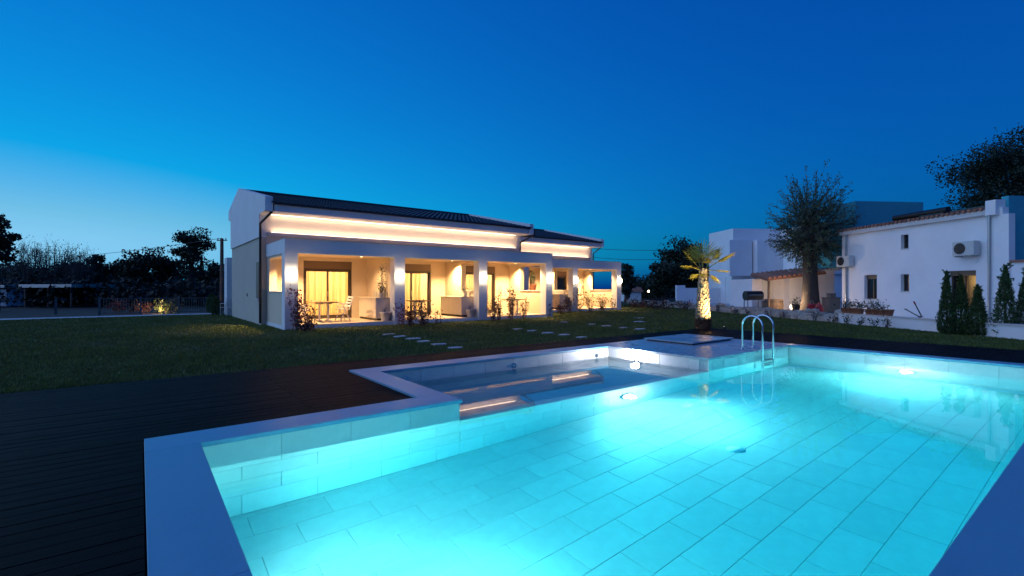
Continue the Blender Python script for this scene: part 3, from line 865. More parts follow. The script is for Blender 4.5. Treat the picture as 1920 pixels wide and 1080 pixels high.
p_ = pot('flower_pot', (15.54, 18.35, 1.237), .17, .30, 'terracotta', 'wide pot with a green columnar plant on the half wall of the third porch', group=WP); sprig(p_, rng, 16, .72, .06, 320, .06, 'leaf_green', z0=.26, base_r=.08)
p_ = pot('flower_pot', (19.9, 20.5, FL), .17, .30, 'pot_grey', 'pale pot in front of the set-back kitchen counter', group=WP); sprig(p_, rng, 6, .4, .2, 40, .06, 'leaf_maroon', z0=.26)

# red-leaved shrubs in front of the porches: (px, py of the base, height, spread, leaves, material)
SH = [(556, 621, 1.55, .32, 420, 'leaf_red', 'tall red-leaved shrub at the corner of the nearest porch pillar'),
      (585, 619, 1.05, .22, 130, 'leaf_maroon', 'thin sparse shrub just right of the tall red one'),
      (576, 622, .45, .40, 260, 'leaf_maroon', 'low maroon bush at the foot of the tall red shrub'),
      (752, 611, .95, .22, 130, 'leaf_red', 'red-leaved shrub in front of the second pillar'),
      (768, 612, .85, .30, 240, 'leaf_maroon', 'bushy maroon shrub at the left of the second porch'),
      (795, 612, .92, .32, 330, 'leaf_maroon', 'bushy maroon shrub in the middle of the second porch'),
      (822, 609, .62, .12, 50, 'leaf_maroon', 'thin small shrub in front of the second kitchen counter'),
      (924, 602, .95, .26, 200, 'leaf_maroon', 'maroon shrub just right of the third pillar'),
      (935, 602, 1.45, .22, 220, 'leaf_maroon', 'tall maroon shrub at the left of the third porch'),
      (957, 600, 1.42, .24, 320, 'leaf_maroon', 'tall dense maroon shrub in front of the third porch table'),
      (982, 598, 1.05, .20, 170, 'leaf_maroon', 'slim maroon shrub at the right of the third porch'),
      (1030, 595, .75, .15, 50, 'leaf_dark', 'sparse dark shrub on the last pillar of the front porch'),
      (1052, 590, .75, .35, 220, 'leaf_maroon', 'low maroon shrub at the left of the first set-back porch'),
      (1068, 588, 1.15, .30, 240, 'leaf_maroon', 'maroon shrub in front of the first set-back porch'),
      (1088, 585, 1.85, .35, 330, 'leaf_green', 'tall green shrub beside the middle pillar of the set-back porch'),
      (1108, 585, 1.2, .40, 330, 'leaf_maroon', 'wide maroon shrub at the left of the farthest porch'),
      (1128, 584, 1.15, .45, 360, 'leaf_maroon', 'wide maroon shrub in the middle of the farthest porch'),
      (1148, 582, .9, .22, 110, 'leaf_maroon', 'small maroon shrub at the right of the farthest porch')]
for px, py, h, sp, n, m, lb in SH:
    g = ground(px, py, GZ)
    t = thing('shrub', (g.x, g.y, GZ), lb, 'shrub', group='red-leaved shrubs along the porches')
    sprig(t, rng, 14 if n > 150 else 6, h, sp, int(n * 1.15), .085, m, base_r=.10, aspect=.55)

# stepping stones
ST = [('left-hand row', [(728, 627), (749, 631), (775, 635), (794, 640), (822, 645.5), (853, 652)]),
      ('middle row', [(970, 617), (997, 620), (1027, 624), (1057, 627.5), (1089.5, 632.5)]),
      ('right-hand row', [(1057, 604), (1109, 608), (1136, 611), (1168, 614.5), (1199, 617)])]
ORD = ['first', 'second', 'third', 'fourth', 'fifth', 'sixth']
for row, pts in ST:
    for i, (px, py) in enumerate(pts):
        g = ground(px, py, -.03); w, h = rnd.uniform(.17, .22), rnd.uniform(.11, .14)
        mb = MB(); k = 9; poly = []
        for j in range(k):
            a = 2 * math.pi * j / k; s = rnd.uniform(.88, 1.06)
            cx, sy = math.cos(a), math.sin(a); m_ = max(abs(cx), abs(sy)) ** .8
            poly.append((cx / m_ * w * s, sy / m_ * h * s))
        vs = [(x, y, -.05) for x, y in poly] + [(x * .98, y * .98, .012) for x, y in poly]
        mb.add(vs, [tuple(range(k, 2 * k))] + [(j, (j + 1) % k, k + (j + 1) % k, k + j) for j in range(k)])
        o = mb.build('stepping_stone', 'paver'); o.location = (g.x, g.y, -.03); o.rotation_euler = (0, 0, rnd.uniform(-.3, .3))
        tag(o, '%s pale stepping stone from the %s in the %s of the lawn' % (ORD[i], 'house' , row), 'stepping stone', 'stepping stones in the lawn')
for px, py, lb in ((1199, 596, 'flat pale stone in the lawn farthest from the pool'), (1199, 603, 'flat pale stone in the lawn second farthest from the pool')):
    g = ground(px, py, -.03); o = MB().bbox(-.22, .22, -.15, .15, -.05, .012, .01).build('stepping_stone', 'paver'); o.location = (g.x, g.y, -.03); tag(o, lb, 'stepping stone', 'stepping stones in the lawn')

# ================================================================== PALM
def palm():
    g = ground(1318, 618); t = thing('fan_palm', (g.x, g.y, GZ), 'short fan palm lit from below, beside the paved platform', 'palm tree')
    prof = [(.27, 0), (.25, .25), (.215, .6), (.19, 1.1), (.16, 1.5), (.12, 1.78), (.15, 1.95), (.11, 2.1)]
    MB().tube([(0, 0, z) for r, z in prof], [r * .88 for r, z in prof], 14).build('trunk', 'palm_fibre', t)
    mb = MB(); mf = MB(); k = 0; z = .04
    while z < 1.98:
        rr = np.interp(z, [p[1] for p in prof], [p[0] for p in prof]); n = 9
        for j in range(n):
            a = 2 * math.pi * (j + (k % 2) * .5) / n + rnd.uniform(-.12, .12); ca, sa = math.cos(a), math.sin(a)
            tang = Vector((-sa, ca, 0)); out = Vector((ca, sa, 0)); wd = rr * .30 * rnd.uniform(.8, 1.15); hh = rnd.uniform(.09, .15)
            b = out * rr * .86 + Vector((0, 0, z)); tp = out * (rr * rnd.uniform(1.02, 1.14)) + Vector((0, 0, z + hh))
            vs = [b - tang * wd, b + tang * wd, tp + tang * wd * .55, tp - tang * wd * .55, b + Vector((0, 0, hh * .8)) - tang * wd * .5, b + Vector((0, 0, hh * .8)) + tang * wd * .5]
            (mf if z < .32 else mb).add(vs, [(0, 1, 2, 3), (3, 2, 5, 4), (0, 3, 4), (1, 5, 2), (0, 4, 5, 1)])
        z += .075; k += 1
    a_ = mb.build('leaf_bases', 'boots', t); a_['kind'] = 'stuff'
    b_ = mf.build('trunk_fibres', 'palm_fibre', t); b_['kind'] = 'stuff'
    # fan fronds: (direction right in view, away, elevation, length)
    fr = [(-.85, .3, 52, .62), (-.95, -.2, 14, .50), (-.50, -.5, -30, .40), (.05, .15, 84, .74), (.55, .1, 58, .66), (.95, -.15, 34, .74), (.90, -.3, -2, .50),
          (.45, -.6, -42, .42), (-.35, .7, 68, .64), (.2, .8, 50, .55)]
    for rx, aw, el, ln in fr:
        w = W(rx, aw) ; d = Vector((w.x, w.y, 0)).normalized(); e = R(el)
        dv = d * math.cos(e) + Vector((0, 0, math.sin(e))); base = Vector((0, 0, 1.98)) + d * .07
        tip = base + dv * ln * .62 + Vector((0, 0, .02))
        side = dv.cross(Vector((0, 0, 1))); side = side.normalized() if side.length > .1 else Vector((CA, -SA, 0))
        mb = MB()
        n = 20
        for j in range(n):
            a = R(-84 + 168 * j / (n - 1)); L = ln * (.80 + .2 * math.cos(a)) * rnd.uniform(.92, 1.05)
            ld = (dv * math.cos(a) + side * math.sin(a)).normalized(); up = side.cross(dv).normalized()
            droop = Vector((0, 0, -1)) * L * (.04 + .10 * rnd.random())
            nn = ld.cross(up).normalized(); ww = L * .017
            p0 = tip; p1 = tip + ld * L * .55; p2 = tip + ld * L + droop
            f = up * ww * .5 * (1 if j % 2 else -1)
            mb.add([p0, p1 - nn * ww + f, p2, p1 + nn * ww - f * .2], [(0, 1, 2), (0, 2, 3)])
        fo = mb.build('frond', 'palm_leaf', t)
        MB().tube([base, (base + tip) / 2 + Vector((0, 0, .015)), tip], [.02, .014, .01], 5).build('petiole', 'palm_leaf', fo)
    return g
pg = palm()
def ground_spot(loc, target, power, label, col=(1.0, .74, .34), spot=60):
    t = thing('ground_spotlight', loc, label, 'lamp', group='garden spotlights')
    loc = Vector(loc); d = (Vector(target) - loc).normalized()
    MB().tube([loc, loc + Vector((0, 0, .10))], .012, 6).build('spike', 'black', t, world=True)
    MB().tube([loc + Vector((0, 0, .12)) - d * .05, loc + Vector((0, 0, .12)) + d * .04], .045, 12).build('housing', 'black', t, world=True)
    MB().tube([loc + Vector((0, 0, .12)) + d * .04, loc + Vector((0, 0, .12)) + d * .043], .038, 12).build('lens', 'glow_spot', t, world=True)
    light('lamp_light', 'SPOT', loc + Vector((0, 0, .12)) + d * .06, power, col, t, size=.04, spot=spot, blend=.6, target=loc + Vector((0, 0, .12)) + d * 2)
w_ = W(.35, -.85)
ground_spot((pg.x + w_.x, pg.y + w_.y, GZ), (pg.x, pg.y, 1.7), 520, 'small black spotlight in the grass at the foot of the palm', spot=95)

# ================================================================== COMPOUND ON THE RIGHT
CR = -YAW + math.atan(.09)               # orientation of the buildings there
def comp(X, D, z=GZ): p = W(X, D, z); return (p.x, p.y, z)
Ey = MB
def parts(t):
    def f(name, m, *bs, parent=None):
        mb = MB()
        for b in bs: mb.box(*b)
        o = mb.build(name, m, parent or t); return o
    return f
# right-hand house: local x to the right (inside), y away; wall face at x = 0
rh = thing('white_house', comp(18.30, 17.94), 'white rendered house with air conditioners and small windows at right', 'house', CR)
q = parts(rh)
L0 = 7.75
def rwall():
    # windows as (y0, y1, z0, z1); heights above its ground
    ops = [(5.55, 6.30, .85, 2.05), (3.86, 4.24, 3.20, 3.84), (3.83, 4.25, 1.25, 2.03), (.95, 2.05, .55, 2.1)]
    mb = MB(); ys = sorted({0, L0} | {o[0] for o in ops} | {o[1] for o in ops})
    for a, b in zip(ys[:-1], ys[1:]):
        hs = sorted([o for o in ops if o[0] <= a + 1e-6 and o[1] >= b - 1e-6], key=lambda o: o[2]); z = 0
        for o in hs: mb.box(0, .25, a, b, z, o[2]); z = o[3]
        mb.box(0, .25, a, b, z, 4.42)
    mb.build('wall', 'stucco_old', rh)
    for i, (a, b, c, d) in enumerate(ops):
        w = q('window', 'frame', (.16, .20, a, a + .05, c, d), (.16, .20, b - .05, b, c, d), (.16, .20, a + .05, b - .05, c, c + .05), (.16, .20, a + .05, b - .05, d - .05, d))
        q('pane', 'window_dark' if i < 3 else 'pane', (.185, .195, a + .05, b - .05, c + .05, d - .05), parent=w)
        if b - a > .6: q('mullion', 'frame', (.165, .205, (a + b) / 2 - .025, (a + b) / 2 + .025, c + .05, d - .05), parent=w); q('shutter_box', 'shutter', (.12, .24, a + .002, b - .002, d - .2, d - .002), parent=w)
        q('sill', 'trim', (-.03, .16, a - .03, b + .03, c - .04, c - .002), parent=w)
    c_ = MB(); vs = []
    for i in range(31):
        y = 1.0 + .55 * i / 30; x = .36 + .02 * math.sin(i * 1.1); vs += [(x, y, .6), (x, y, 2.0)]
    c_.add(vs, [(2 * i, 2 * i + 2, 2 * i + 3, 2 * i + 1) for i in range(30)], True); c_.build('window_curtain', 'curtain', rh)
rwall()
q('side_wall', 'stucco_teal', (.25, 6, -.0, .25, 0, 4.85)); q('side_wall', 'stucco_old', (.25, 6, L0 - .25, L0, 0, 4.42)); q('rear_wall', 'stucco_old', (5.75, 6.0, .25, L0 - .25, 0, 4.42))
q('room_screen', 'stucco_warm', (.9, 1.0, .3, 3.0, 0, 4.0))
ll = light('room_light', 'POINT', (0, 0, 0), 3.5, (1, .75, .4), None, size=.1); ll.parent = rh; ll.location = (.62, 1.3, 1.7)
q('fascia', 'trim', (-.16, .24, .47, L0 + .05, 4.19, 4.40)); 
MB().prism([(0, 0), (0, 0), (0, 0)], 0, 0)
def shed_roof():
    mb = MB(); n = 34
    for c in range(n):
        y = .5 + (L0 - .4) * c / n; w = (L0 - .4) / n
        mb.tube([(-.22, y + w / 2, 4.43), (6.2, y + w / 2, 5.05)], w * .36, 6)
    mb.add([(-.2, .5, 4.405), (6.2, .5, 5.02), (6.2, L0 + .1, 5.02), (-.2, L0 + .1, 4.405)], [(0, 1, 2, 3)])
    o = mb.build('roof_tiles', 'roof_terracotta', rh); o['kind'] = 'stuff'
shed_roof()
q('corner_pier', 'stucco_old', (-.18, .24, .10, .46, 4.16, 4.72))
for a, b in ((.2, 2.2), (2.5, 3.6)):
    MB().add([(.25, a, 4.62), (1.9, a, 4.82), (1.9, b, 4.82), (.25, b, 4.62), (.25, a, 4.58), (1.9, a, 4.78), (1.9, b, 4.78), (.25, b, 4.58)], [(0, 1, 2, 3), (7, 6, 5, 4), (0, 4, 5, 1), (1, 5, 6, 2), (2, 6, 7, 3), (3, 7, 4, 0)]).build('solar_panel', 'solar', rh)
MB().tube([(.6, 2.6, 4.75), (.6, 5.2, 4.75)], .14, 10).build('water_tank', 'dark_metal', rh)
for y in (.42, L0 - .35): MB().tube([(-.06, y, 4.2), (-.06, y, 0)], .045, 8).build('downpipe', 'steel_dull', rh)
q('pier', 'stucco_old', (-.06, .2, -.25, -.0, 0, 4.15))
# low wing and teal upper storey beyond the corner
q('low_wing', 'stucco_old', (.02, 6, -5.5, -.26, 0, 2.33)); q('wing_coping', 'roof_terracotta', (-.05, 6, -5.5, -.26, 2.332, 2.42)); q('wing_base', 'trim', (-.05, .018, -5.5, -.3, 0, .75))
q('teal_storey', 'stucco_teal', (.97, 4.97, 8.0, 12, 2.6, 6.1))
def ac_unit(px, py, y, label):
    t = thing('air_conditioner', (0, 0, 0), label, 'air conditioner', CR, 'air conditioners on the white house')
    d = Matrix.Rotation(CR, 3, 'Z'); base = Vector(rh.location) + d @ Vector((-.02, y, zat(py, 21.0 if y > 4 else 18.7) - GZ)); t.location = base
    u = parts(t)
    q1 = MB().bbox(-.33, -.05, -.42, .42, 0, .56, .012).build('casing', 'ac_body', t)
    MB().tube([(-.331, .12, .28), (-.35, .12, .28)], .22, 22).build('fan_grille', 'black', t)
    for k in range(3): MB().tube([(-.352, .12 + .0, .28)] * 1 + [(-.354, .12, .28)], .07 + .06 * k, 20, cap=False).build('grille_ring', 'ac_body', t)
    u('side_panel', 'trim', (-.20, -.08, -.424, -.4202, .08, .48))
    for s in (-.3, .3): MB().bar((.0, s, -.03), (-.36, s, -.03), .04, .04).build('bracket', 'steel_dull', t)
    MB().tube([(-.1, -.3, 0), (-.03, -.3, -.2), (-.03, -.25, -.3)], .012, 6).build('hose', 'white_plastic', t)
ac_unit(478, 478, 1.15, 'grey air conditioner mounted under the eave near the corner pier')
ac_unit(492, 492, 7.3, 'grey air conditioner at the far end of the white house beside the big tree')

# modern white villa farther back
vl = thing('white_villa', comp(19.3, 42), 'modern white villa of stepped boxes beyond the big tree', 'house', CR)
q = parts(vl)
q('main_block', 'stucco_old', (0, 7.5, 0, 4.2, 2.45, 6.6), (-.05, 7.5, 1.2, 4.2, 0, 2.449))
q('left_box', 'stucco_old', (-.62, 1.4, -.55, -.001, 2.45, 5.55))
q('bay_box', 'stucco_old', (1.55, 4.05, -1.1, -.002, 2.45, 5.5))
q('white_wing', 'stucco', (4.1, 10.5, -5.0, -.3, 2.5, 6.5)); q('wing_lower', 'stucco_old', (4.2, 10.5, -4.8, -.4, 0, 2.499))
q('ground_pier', 'stucco', (-.02, .9, .2, 1.19, 0, 2.449))
for nm, b in (('window', (-.03, -.001, 2.3, 2.95, 4.15, 4.95)), ('window', (.3, .62, .17, .199, 1.1, 2.0))):
    w = q(nm, 'frame', b); e = .02
    if b[1] < 0: q('pane', 'window_dark', (b[0] - .008, b[0] - .001, b[2] + .05, b[3] - .05, b[4] + .05, b[5] - .05), parent=w)
    else: q('pane', 'window_dark', (b[0] + .05, b[1] - .05, b[2] - .008, b[2] - .001, b[4] + .05, b[5] - .05), parent=w)
q('garden_wall', 'stucco_old', (-4.2, -3.4, 2.0, 2.3, 0, 1.65), (-3.4, -.06, 2.05, 2.3, 0, 1.4))
# annex next to the right-hand house, and the tiled lean-to canopy
an = thing('annex', comp(16.2, 29.2), 'low white annex with one narrow window behind the big tree', 'house', CR)
q = parts(an)
q('wall', 'stucco_old', (.7, 3.6, 0, 3, 0, 2.45), (-1.4, .7, .5, 3, 0, 1.95)); q('upper_box', 'stucco_old', (2.35, 3.6, -.5, 3, 2.452, 4.6)); 
w = q('window', 'frame', (2.05, 2.5, -.03, -.001, .95, 1.85)); q('pane', 'window_dark', (2.1, 2.45, -.036, -.031, 1.0, 1.8), parent=w)
q('door', 'white_paint', (-.75, -.05, .46, .499, .02, 1.85))
cn = MB(); cz = lambda x: 1.92 + (x + 1.45) / 3.65 * .40
for c in range(12):
    x = -1.45 + 3.65 * c / 12 + .15; cn.tube([(x, -1.1, cz(x)), (x, .6, cz(x) + .30)], .12, 6)
cv = [(x, y, cz(x) + dz + (.30 if y > 0 else 0)) for dz in (0, -.1) for x, y in ((-1.45, -1.1), (2.2, -1.1), (2.2, .6), (-1.45, .6))]
cn.add(cv, [(0, 1, 2, 3), (7, 6, 5, 4), (0, 4, 5, 1), (0, 3, 7, 4), (1, 5, 6, 2)])
cn.build('canopy', 'roof_terracotta', an)
for x in (-1.3,): MB().bar((x, -1.0, 0), (x, -1.0, 1.82), .1).build('canopy_post', 'old_wood', an)

# garden wall: rubble part then plastered part
def wline(s):   # s = camera distance along the wall
    return W(13.57 + (15.4 - s) * .107, s, GZ)
gwl = thing('garden_wall', wline(19.5), 'low garden wall of pale rubble stones behind the lawn', 'wall')
def rubble():
    protos = []
    for k in range(6):
        bm = bmesh.new(); bmesh.ops.create_icosphere(bm, subdivisions=1, radius=1)
        for v in bm.verts:
            v.co = Vector((math.copysign(abs(v.co.x) ** .7, v.co.x), math.copysign(abs(v.co.y) ** .7, v.co.y), math.copysign(abs(v.co.z) ** .7, v.co.z))) * rnd.uniform(.85, 1.1)
        me = bpy.data.meshes.new('stone'); bm.to_mesh(me); bm.free(); me.materials.append(MAT['stone']); protos.append(me)
    s = 19.4; ang = (wline(30) - wline(20)).to_2d(); az = math.atan2(ang.y, ang.x)
    while s < 44:
        hgt = 0.0
        while hgt < .36:
            a = rnd.uniform(.13, .26); b = rnd.uniform(.09, .14)
            p = wline(s + rnd.uniform(-.1, .1)); o = bpy.data.objects.new('stone', rnd.choice(protos)); COL.objects.link(o); o.parent = gwl
            o.location = p - Vector(gwl.location) + Vector((0, 0, hgt + b * .8)); o.scale = (a, .14, b); o.rotation_euler = (rnd.uniform(-.15, .15), rnd.uniform(-.15, .15), az + rnd.uniform(-.15, .15))
            hgt += b * 1.7
        s += rnd.uniform(.27, .4)
    c = MB(); pts = [wline(19.3), wline(44)]; d = (pts[1] - pts[0]).normalized(); n = Vector((-d.y, d.x, 0)) * .09
    vs = [p + k * n + Vector((0, 0, z)) for z in (-.02, .32) for p, k in ((pts[0], 1), (pts[0], -1), (pts[1], -1), (pts[1], 1))]
    c.add(vs, [(0, 1, 2, 3), (4, 5, 6, 7), (0, 1, 5, 4), (1, 2, 6, 5), (2, 3, 7, 6), (3, 0, 4, 7)]); c.build('mortar_core', 'stone', gwl, world=True)
rubble()
def plaster_wall():
    t = thing('garden_wall', wline(12), 'smooth low plastered garden wall below the white house', 'wall')
    a, b = wline(8.0), wline(19.25); d = (b - a).normalized(); n = Vector((-d.y, d.x, 0)) * .11
    for nm, zz, m, k in (('wall_body', (-.02, .37), 'stucco_old', 1.0), ('wall_cap', (.372, .41), 'trim', 1.3)):
        c = MB(); vs = [p + s * k * n + Vector((0, 0, z)) for z in zz for p, s in ((a, 1), (a, -1), (b, -1), (b, 1))]
        c.add(vs, [(0, 1, 2, 3), (4, 5, 6, 7), (0, 1, 5, 4), (1, 2, 6, 5), (2, 3, 7, 6), (3, 0, 4, 7)]); c.build(nm, m, t, world=True)
plaster_wall()
# paved yard behind it
yd = MB(); pts = [wline(8), wline(44), wline(44) + W(14, 0), wline(8) + W(14, 0)]
yd.add([(p.x, p.y, GZ + .012) for p in pts], [(0, 1, 2, 3)]); tag(yd.build('yard_paving', 'path_concrete'), kind='structure')
# small plants growing along the wall
k = 0
PLN = ['left of the palm trunk', 'just right of the palm trunk', 'left of the pool ladder', 'behind the left ladder rail', 'behind the right ladder rail', 'right of the ladder', 'below the red bucket', 'below the beige cabinet', 'left of the terracotta pots', 'below the terracotta pots', 'right of the terracotta pots', 'below the garden tools']
for i, px in enumerate((1262, 1345, 1378, 1400, 1440, 1468, 1527, 1560, 1590, 1612, 1640, 1662)):
    s = 13.57 + 15.4 * .107; t_ = (px - 960) / F; D = s / (t_ + .107) - .45; p = at(px, D, GZ)
    t = thing('wall_plant', p, 'small dark leafy plant against the garden wall, %s' % PLN[i], 'plant', group='small plants along the garden wall')
    sprig(t, rng, 7, rnd.uniform(.28, .45), .22, rnd.randint(40, 90), .07, 'leaf_maroon' if px < 1500 else 'leaf_dark')
BED = ['nearest the house end', 'second from the house end', 'third from the house end', 'fourth from the house end', 'fifth from the house end', 'sixth from the house end']
for i, px in enumerate((1188, 1202, 1216, 1230, 1246, 1284)):
    p = at(px, 34 - i * .6, GZ); t = thing('low_shrub', p, 'low reddish shrub in the bed beyond the lawn, %s' % BED[i], 'shrub', group='low reddish shrubs beyond the lawn')
    sprig(t, rng, 16, .62, .5, 170, .13, 'leaf_maroon', base_r=.3)

# ---------------- terrace objects
def big_tree():
    g = ground(1519, 587); t = thing('pollard_tree', (g.x, g.y, GZ), 'thick-trunked pollarded tree with feathery crown in front of the white houses', 'tree')
    tr = MB(); tr.tube([(0, 0, -.1), (0.02, 0, .25), (.05, 0, .8), (.02, 0, 1.8), (-.04, 0, 2.9), (-.12, 0, 3.9), (-.1, 0, 4.9), (-.02, 0, 5.6)], [.72, .54, .43, .37, .35, .36, .30, .2], 14)
    heads = []
    for a, z0, ln, el in ((0.3, 3.3, 1.1, 50), (1.4, 3.6, 1.0, 55), (2.6, 3.2, 1.2, 45), (3.7, 3.5, 1.1, 52), (4.8, 3.2, 1.0, 48), (5.6, 3.9, 1.0, 60), (2.0, 4.6, .8, 65), (4.2, 4.6, .8, 65), (0.8, 4.4, .8, 60)):
        e = R(el); b = Vector((-.06, 0, z0)); p = b + Vector((math.cos(a) * math.cos(e), math.sin(a) * math.cos(e), math.sin(e))) * ln
        tr.tube([b, (b + p) / 2 + Vector((0, 0, .06)), p], [.24, .2, .15], 8); heads.append(p)
    heads += [Vector((-.02, 0, 5.6)), Vector((-.1, 0, 4.8)), Vector((0, 0, 3.2))]
    tr.build('trunk', 'bark', t)
    rg = np.random.default_rng(5); sh = MB(); C = []; Dn = []
    cen = np.array([-.02, 0, 5.05])
    for i in range(400):
        h = np.array(heads[rg.integers(len(heads))]) + rg.normal(size=3) * .12
        d = h - cen; d = d / (np.linalg.norm(d) + .1) * .55 + rg.normal(size=3) * .70 + np.array([0, 0, .06]); d /= np.linalg.norm(d)
        # length to the crown's ellipsoid
        a = np.array([2.35, 2.35, 2.95]); ln = None
        for s in np.arange(.2, 4.2, .12):
            if (((h + d * s - cen) / a) ** 2).sum() > 1: ln = s; break
        ln = (ln or 4.2) * rg.uniform(.55, 1.10)
        mid = h + d * ln * .55; end = h + d * ln * .92 + np.array([0, 0, ln * .10])
        if i < 420: sh.tube([h, mid, end], [.022, .013, .004], 3, cap=False)
        n = int(14 + ln * 22); u = rg.uniform(.30, 1.03, n)
        P = np.where(u[:, None] < .6, h + (mid - h) * (u[:, None] / .6), mid + (end - mid) * ((u[:, None] - .6) / .4)) + rg.normal(size=(n, 3)) * .055
        C.append(P); Dn.append(np.repeat((end - mid)[None] / (np.linalg.norm(end - mid) + 1e-6), n, 0))
    sh.build('branches', 'twig', t)
    c = soup('crown', leaf_quads(np.concatenate(C), .115, rg, .38, np.concatenate(Dn)), 4, 'leaf_olive', t)
big_tree()

def terrace(px, D, z=GZ + .012): p = at(px, D, z); return (p.x, p.y, z)
# barbecue
bq = thing('barbecue', terrace(1412, 27.3), 'black drum barbecue on a thin metal stand', 'barbecue', CR)
MB().tube([(-.48, 0, .95), (.48, 0, .95)], .27, 18).build('drum', 'black', bq)
MB().tube([(-.4, -.28, 1.0), (.4, -.28, 1.0)], .015, 6).build('handle', 'steel', bq)
for x in (-.42, .42):
    for y in (-.22, .22): MB().bar((x, y, .001), (x, y * .7, .78), .035).build('leg', 'fence_metal', bq)
MB().box(-.46, .46, -.22, .22, .30, .32).build('shelf', 'fence_metal', bq)
MB().box(-.42, .42, -.44, -.30, .70, .72).build('front_shelf', 'white_paint', bq)
# barrel planter
bp_ = thing('barrel_planter', terrace(1449, 28.5), 'brown half-barrel planter with metal hoops, left of the big tree', 'planter', CR)
for k in range(18):
    a = 2 * math.pi * k / 18; c, s = math.cos(a), math.sin(a); a2 = a + 2 * math.pi / 18 * .96; c2, s2 = math.cos(a2), math.sin(a2)
    mb = MB(); prof = [(.52, .001), (.57, .36), (.53, .72)]
    vs = [(r * cc, r * ss, z) for r, z in prof for cc, ss in ((c, s), (c2, s2))] + [((r - .03) * cc, (r - .03) * ss, z) for r, z in prof for cc, ss in ((c, s), (c2, s2))]
    mb.add(vs, [(0, 1, 3, 2), (2, 3, 5, 4), (4, 5, 11, 10), (0, 2, 8, 6), (2, 4, 10, 8), (1, 7, 9, 3), (3, 9, 11, 5), (6, 8, 9, 7), (8, 10, 11, 9)]); mb.build('stave', 'old_wood', bp_)
for z, r in ((.14, .56), (.58, .56)): MB().tube([(0, 0, z - .02), (0, 0, z + .02)], r, 24, cap=False).build('hoop', 'dark_metal', bp_)
MB().tube([(0, 0, .60), (0, 0, .61)], .5, 18).build('soil', 'soil', bp_)
# garden lamp glowing by the tree
gl = terrace(1486, 27.0); t = thing('garden_lamp', gl, 'glowing warm garden lamp at the foot of the big tree', 'lamp')
MB().tube([(0, 0, 0), (0, 0, .22)], .02, 8).build('post', 'black', t); MB().lathe([(.0, .20), (.09, .22), (.13, .33), (.09, .44), (.0, .46)], (0, 0, 0), 12).build('globe', 'glow_sconce', t)
light('lamp_light', 'POINT', (gl[0], gl[1], .70), 95, (1, .70, .42), t, size=.08)
# dark planter with leaves beside it
t = pot('planter', terrace(1492, 26.6), .22, .5, 'black', 'black planter with spiky leaves left of the big tree trunk', 'planter'); sprig(t, rng, 10, .4, .25, 60, .11, 'leaf_dark', z0=.45)
# red bucket and patterned bag at the trunk
t = thing('red_bucket', terrace(1522, 25.2), 'bright red bucket in front of the big tree trunk', 'bucket')
MB().lathe([(.0, 0), (.17, 0), (.20, .5), (.215, .51), (.215, .56), (.19, .56), (.18, .5), (.0, .48)], (0, 0, .001), 18).build('body', 'red_cloth', t)
MB().tube([(-.21, 0, .54), (-.16, 0, .68), (0, 0, .74), (.16, 0, .68), (.21, 0, .54)], .008, 6).build('handle', 'steel_dull', t)
t = thing('red_sack', terrace(1536, 25.4), 'dull red stuffed sack leaning on the tree trunk', 'sack')
MB().lathe([(.0, 0), (.16, .0), (.2, .1), (.19, .35), (.12, .5), (.06, .56), (.08, .62), (.0, .6)], (0, 0, .001), 12).build('body', 'red_cloth', t)
t = pot('flower_pot', terrace(1531, 24.6), .12, .22, 'terracotta', 'small terracotta pot beside the red bucket', 'pot'); sprig(t, rng, 6, .2, .12, 40, .06, 'leaf_maroon', z0=.18)
# beige cabinet with a box on top
cb = thing('garden_cabinet', terrace(1558, 27.2), 'beige garden cabinet with a round knob beside the annex', 'cabinet', CR)
MB().bbox(-.36, .36, -.25, .25, .03, .82, .008).build('body', 'card', cb); MB().bbox(-.40, .40, -.28, .28, .82, .86, .006).build('lid', 'card', cb)
MB().box(-.33, .33, -.262, -.2502, .07, .78).build('door', 'card', cb); MB().tube([(0, -.262, .45), (0, -.28, .45)], .045, 10).build('knob', 'dark_metal', cb)
for sx in (-.3, .3):
    for sy in (-.2, .2): MB().box(sx - .03, sx + .03, sy - .03, sy + .03, 0, .03).build('foot', 'dark_metal', cb)
t = thing('storage_box', (cb.location.x, cb.location.y, cb.location.z + .862), 'small brown box standing on the beige garden cabinet', 'box', CR)
MB().bbox(-.16, .2, -.14, .14, 0, .2, .01).build('body', 'card', t); MB().bbox(-.17, .21, -.15, .15, .2, .225, .006).build('lid', 'card', t)
# terracotta pots on the yard behind the wall
NM = ['first', 'second', 'third', 'fourth']
for gi, (grp, pxs) in enumerate((('left cluster under the white house', (1584, 1594, 1604, 1613)), ('right cluster below the small window', (1629, 1641, 1653, 1667)))):
    for i, px in enumerate(pxs):
        s = 13.57 + 15.4 * .107; t_ = (px - 960) / F; D = s / (t_ + .107) + .0; p = at(px, D, .362 + .0)
        p.z = GZ + .412; r = rnd.uniform(.12, .15)
        t = pot('flower_pot', p, r, r * 1.5, 'terracotta', '%s terracotta pot from the left in the %s' % (NM[i], grp), 'pot', 'terracotta pots on the garden wall')
        if not (gi == 1 and i == 3): sprig(t, rng, 12, rnd.uniform(.22, .36), .2, 70, .10, 'leaf_green' if i % 2 else 'leaf_dark', z0=r * 1.3, aspect=.3)
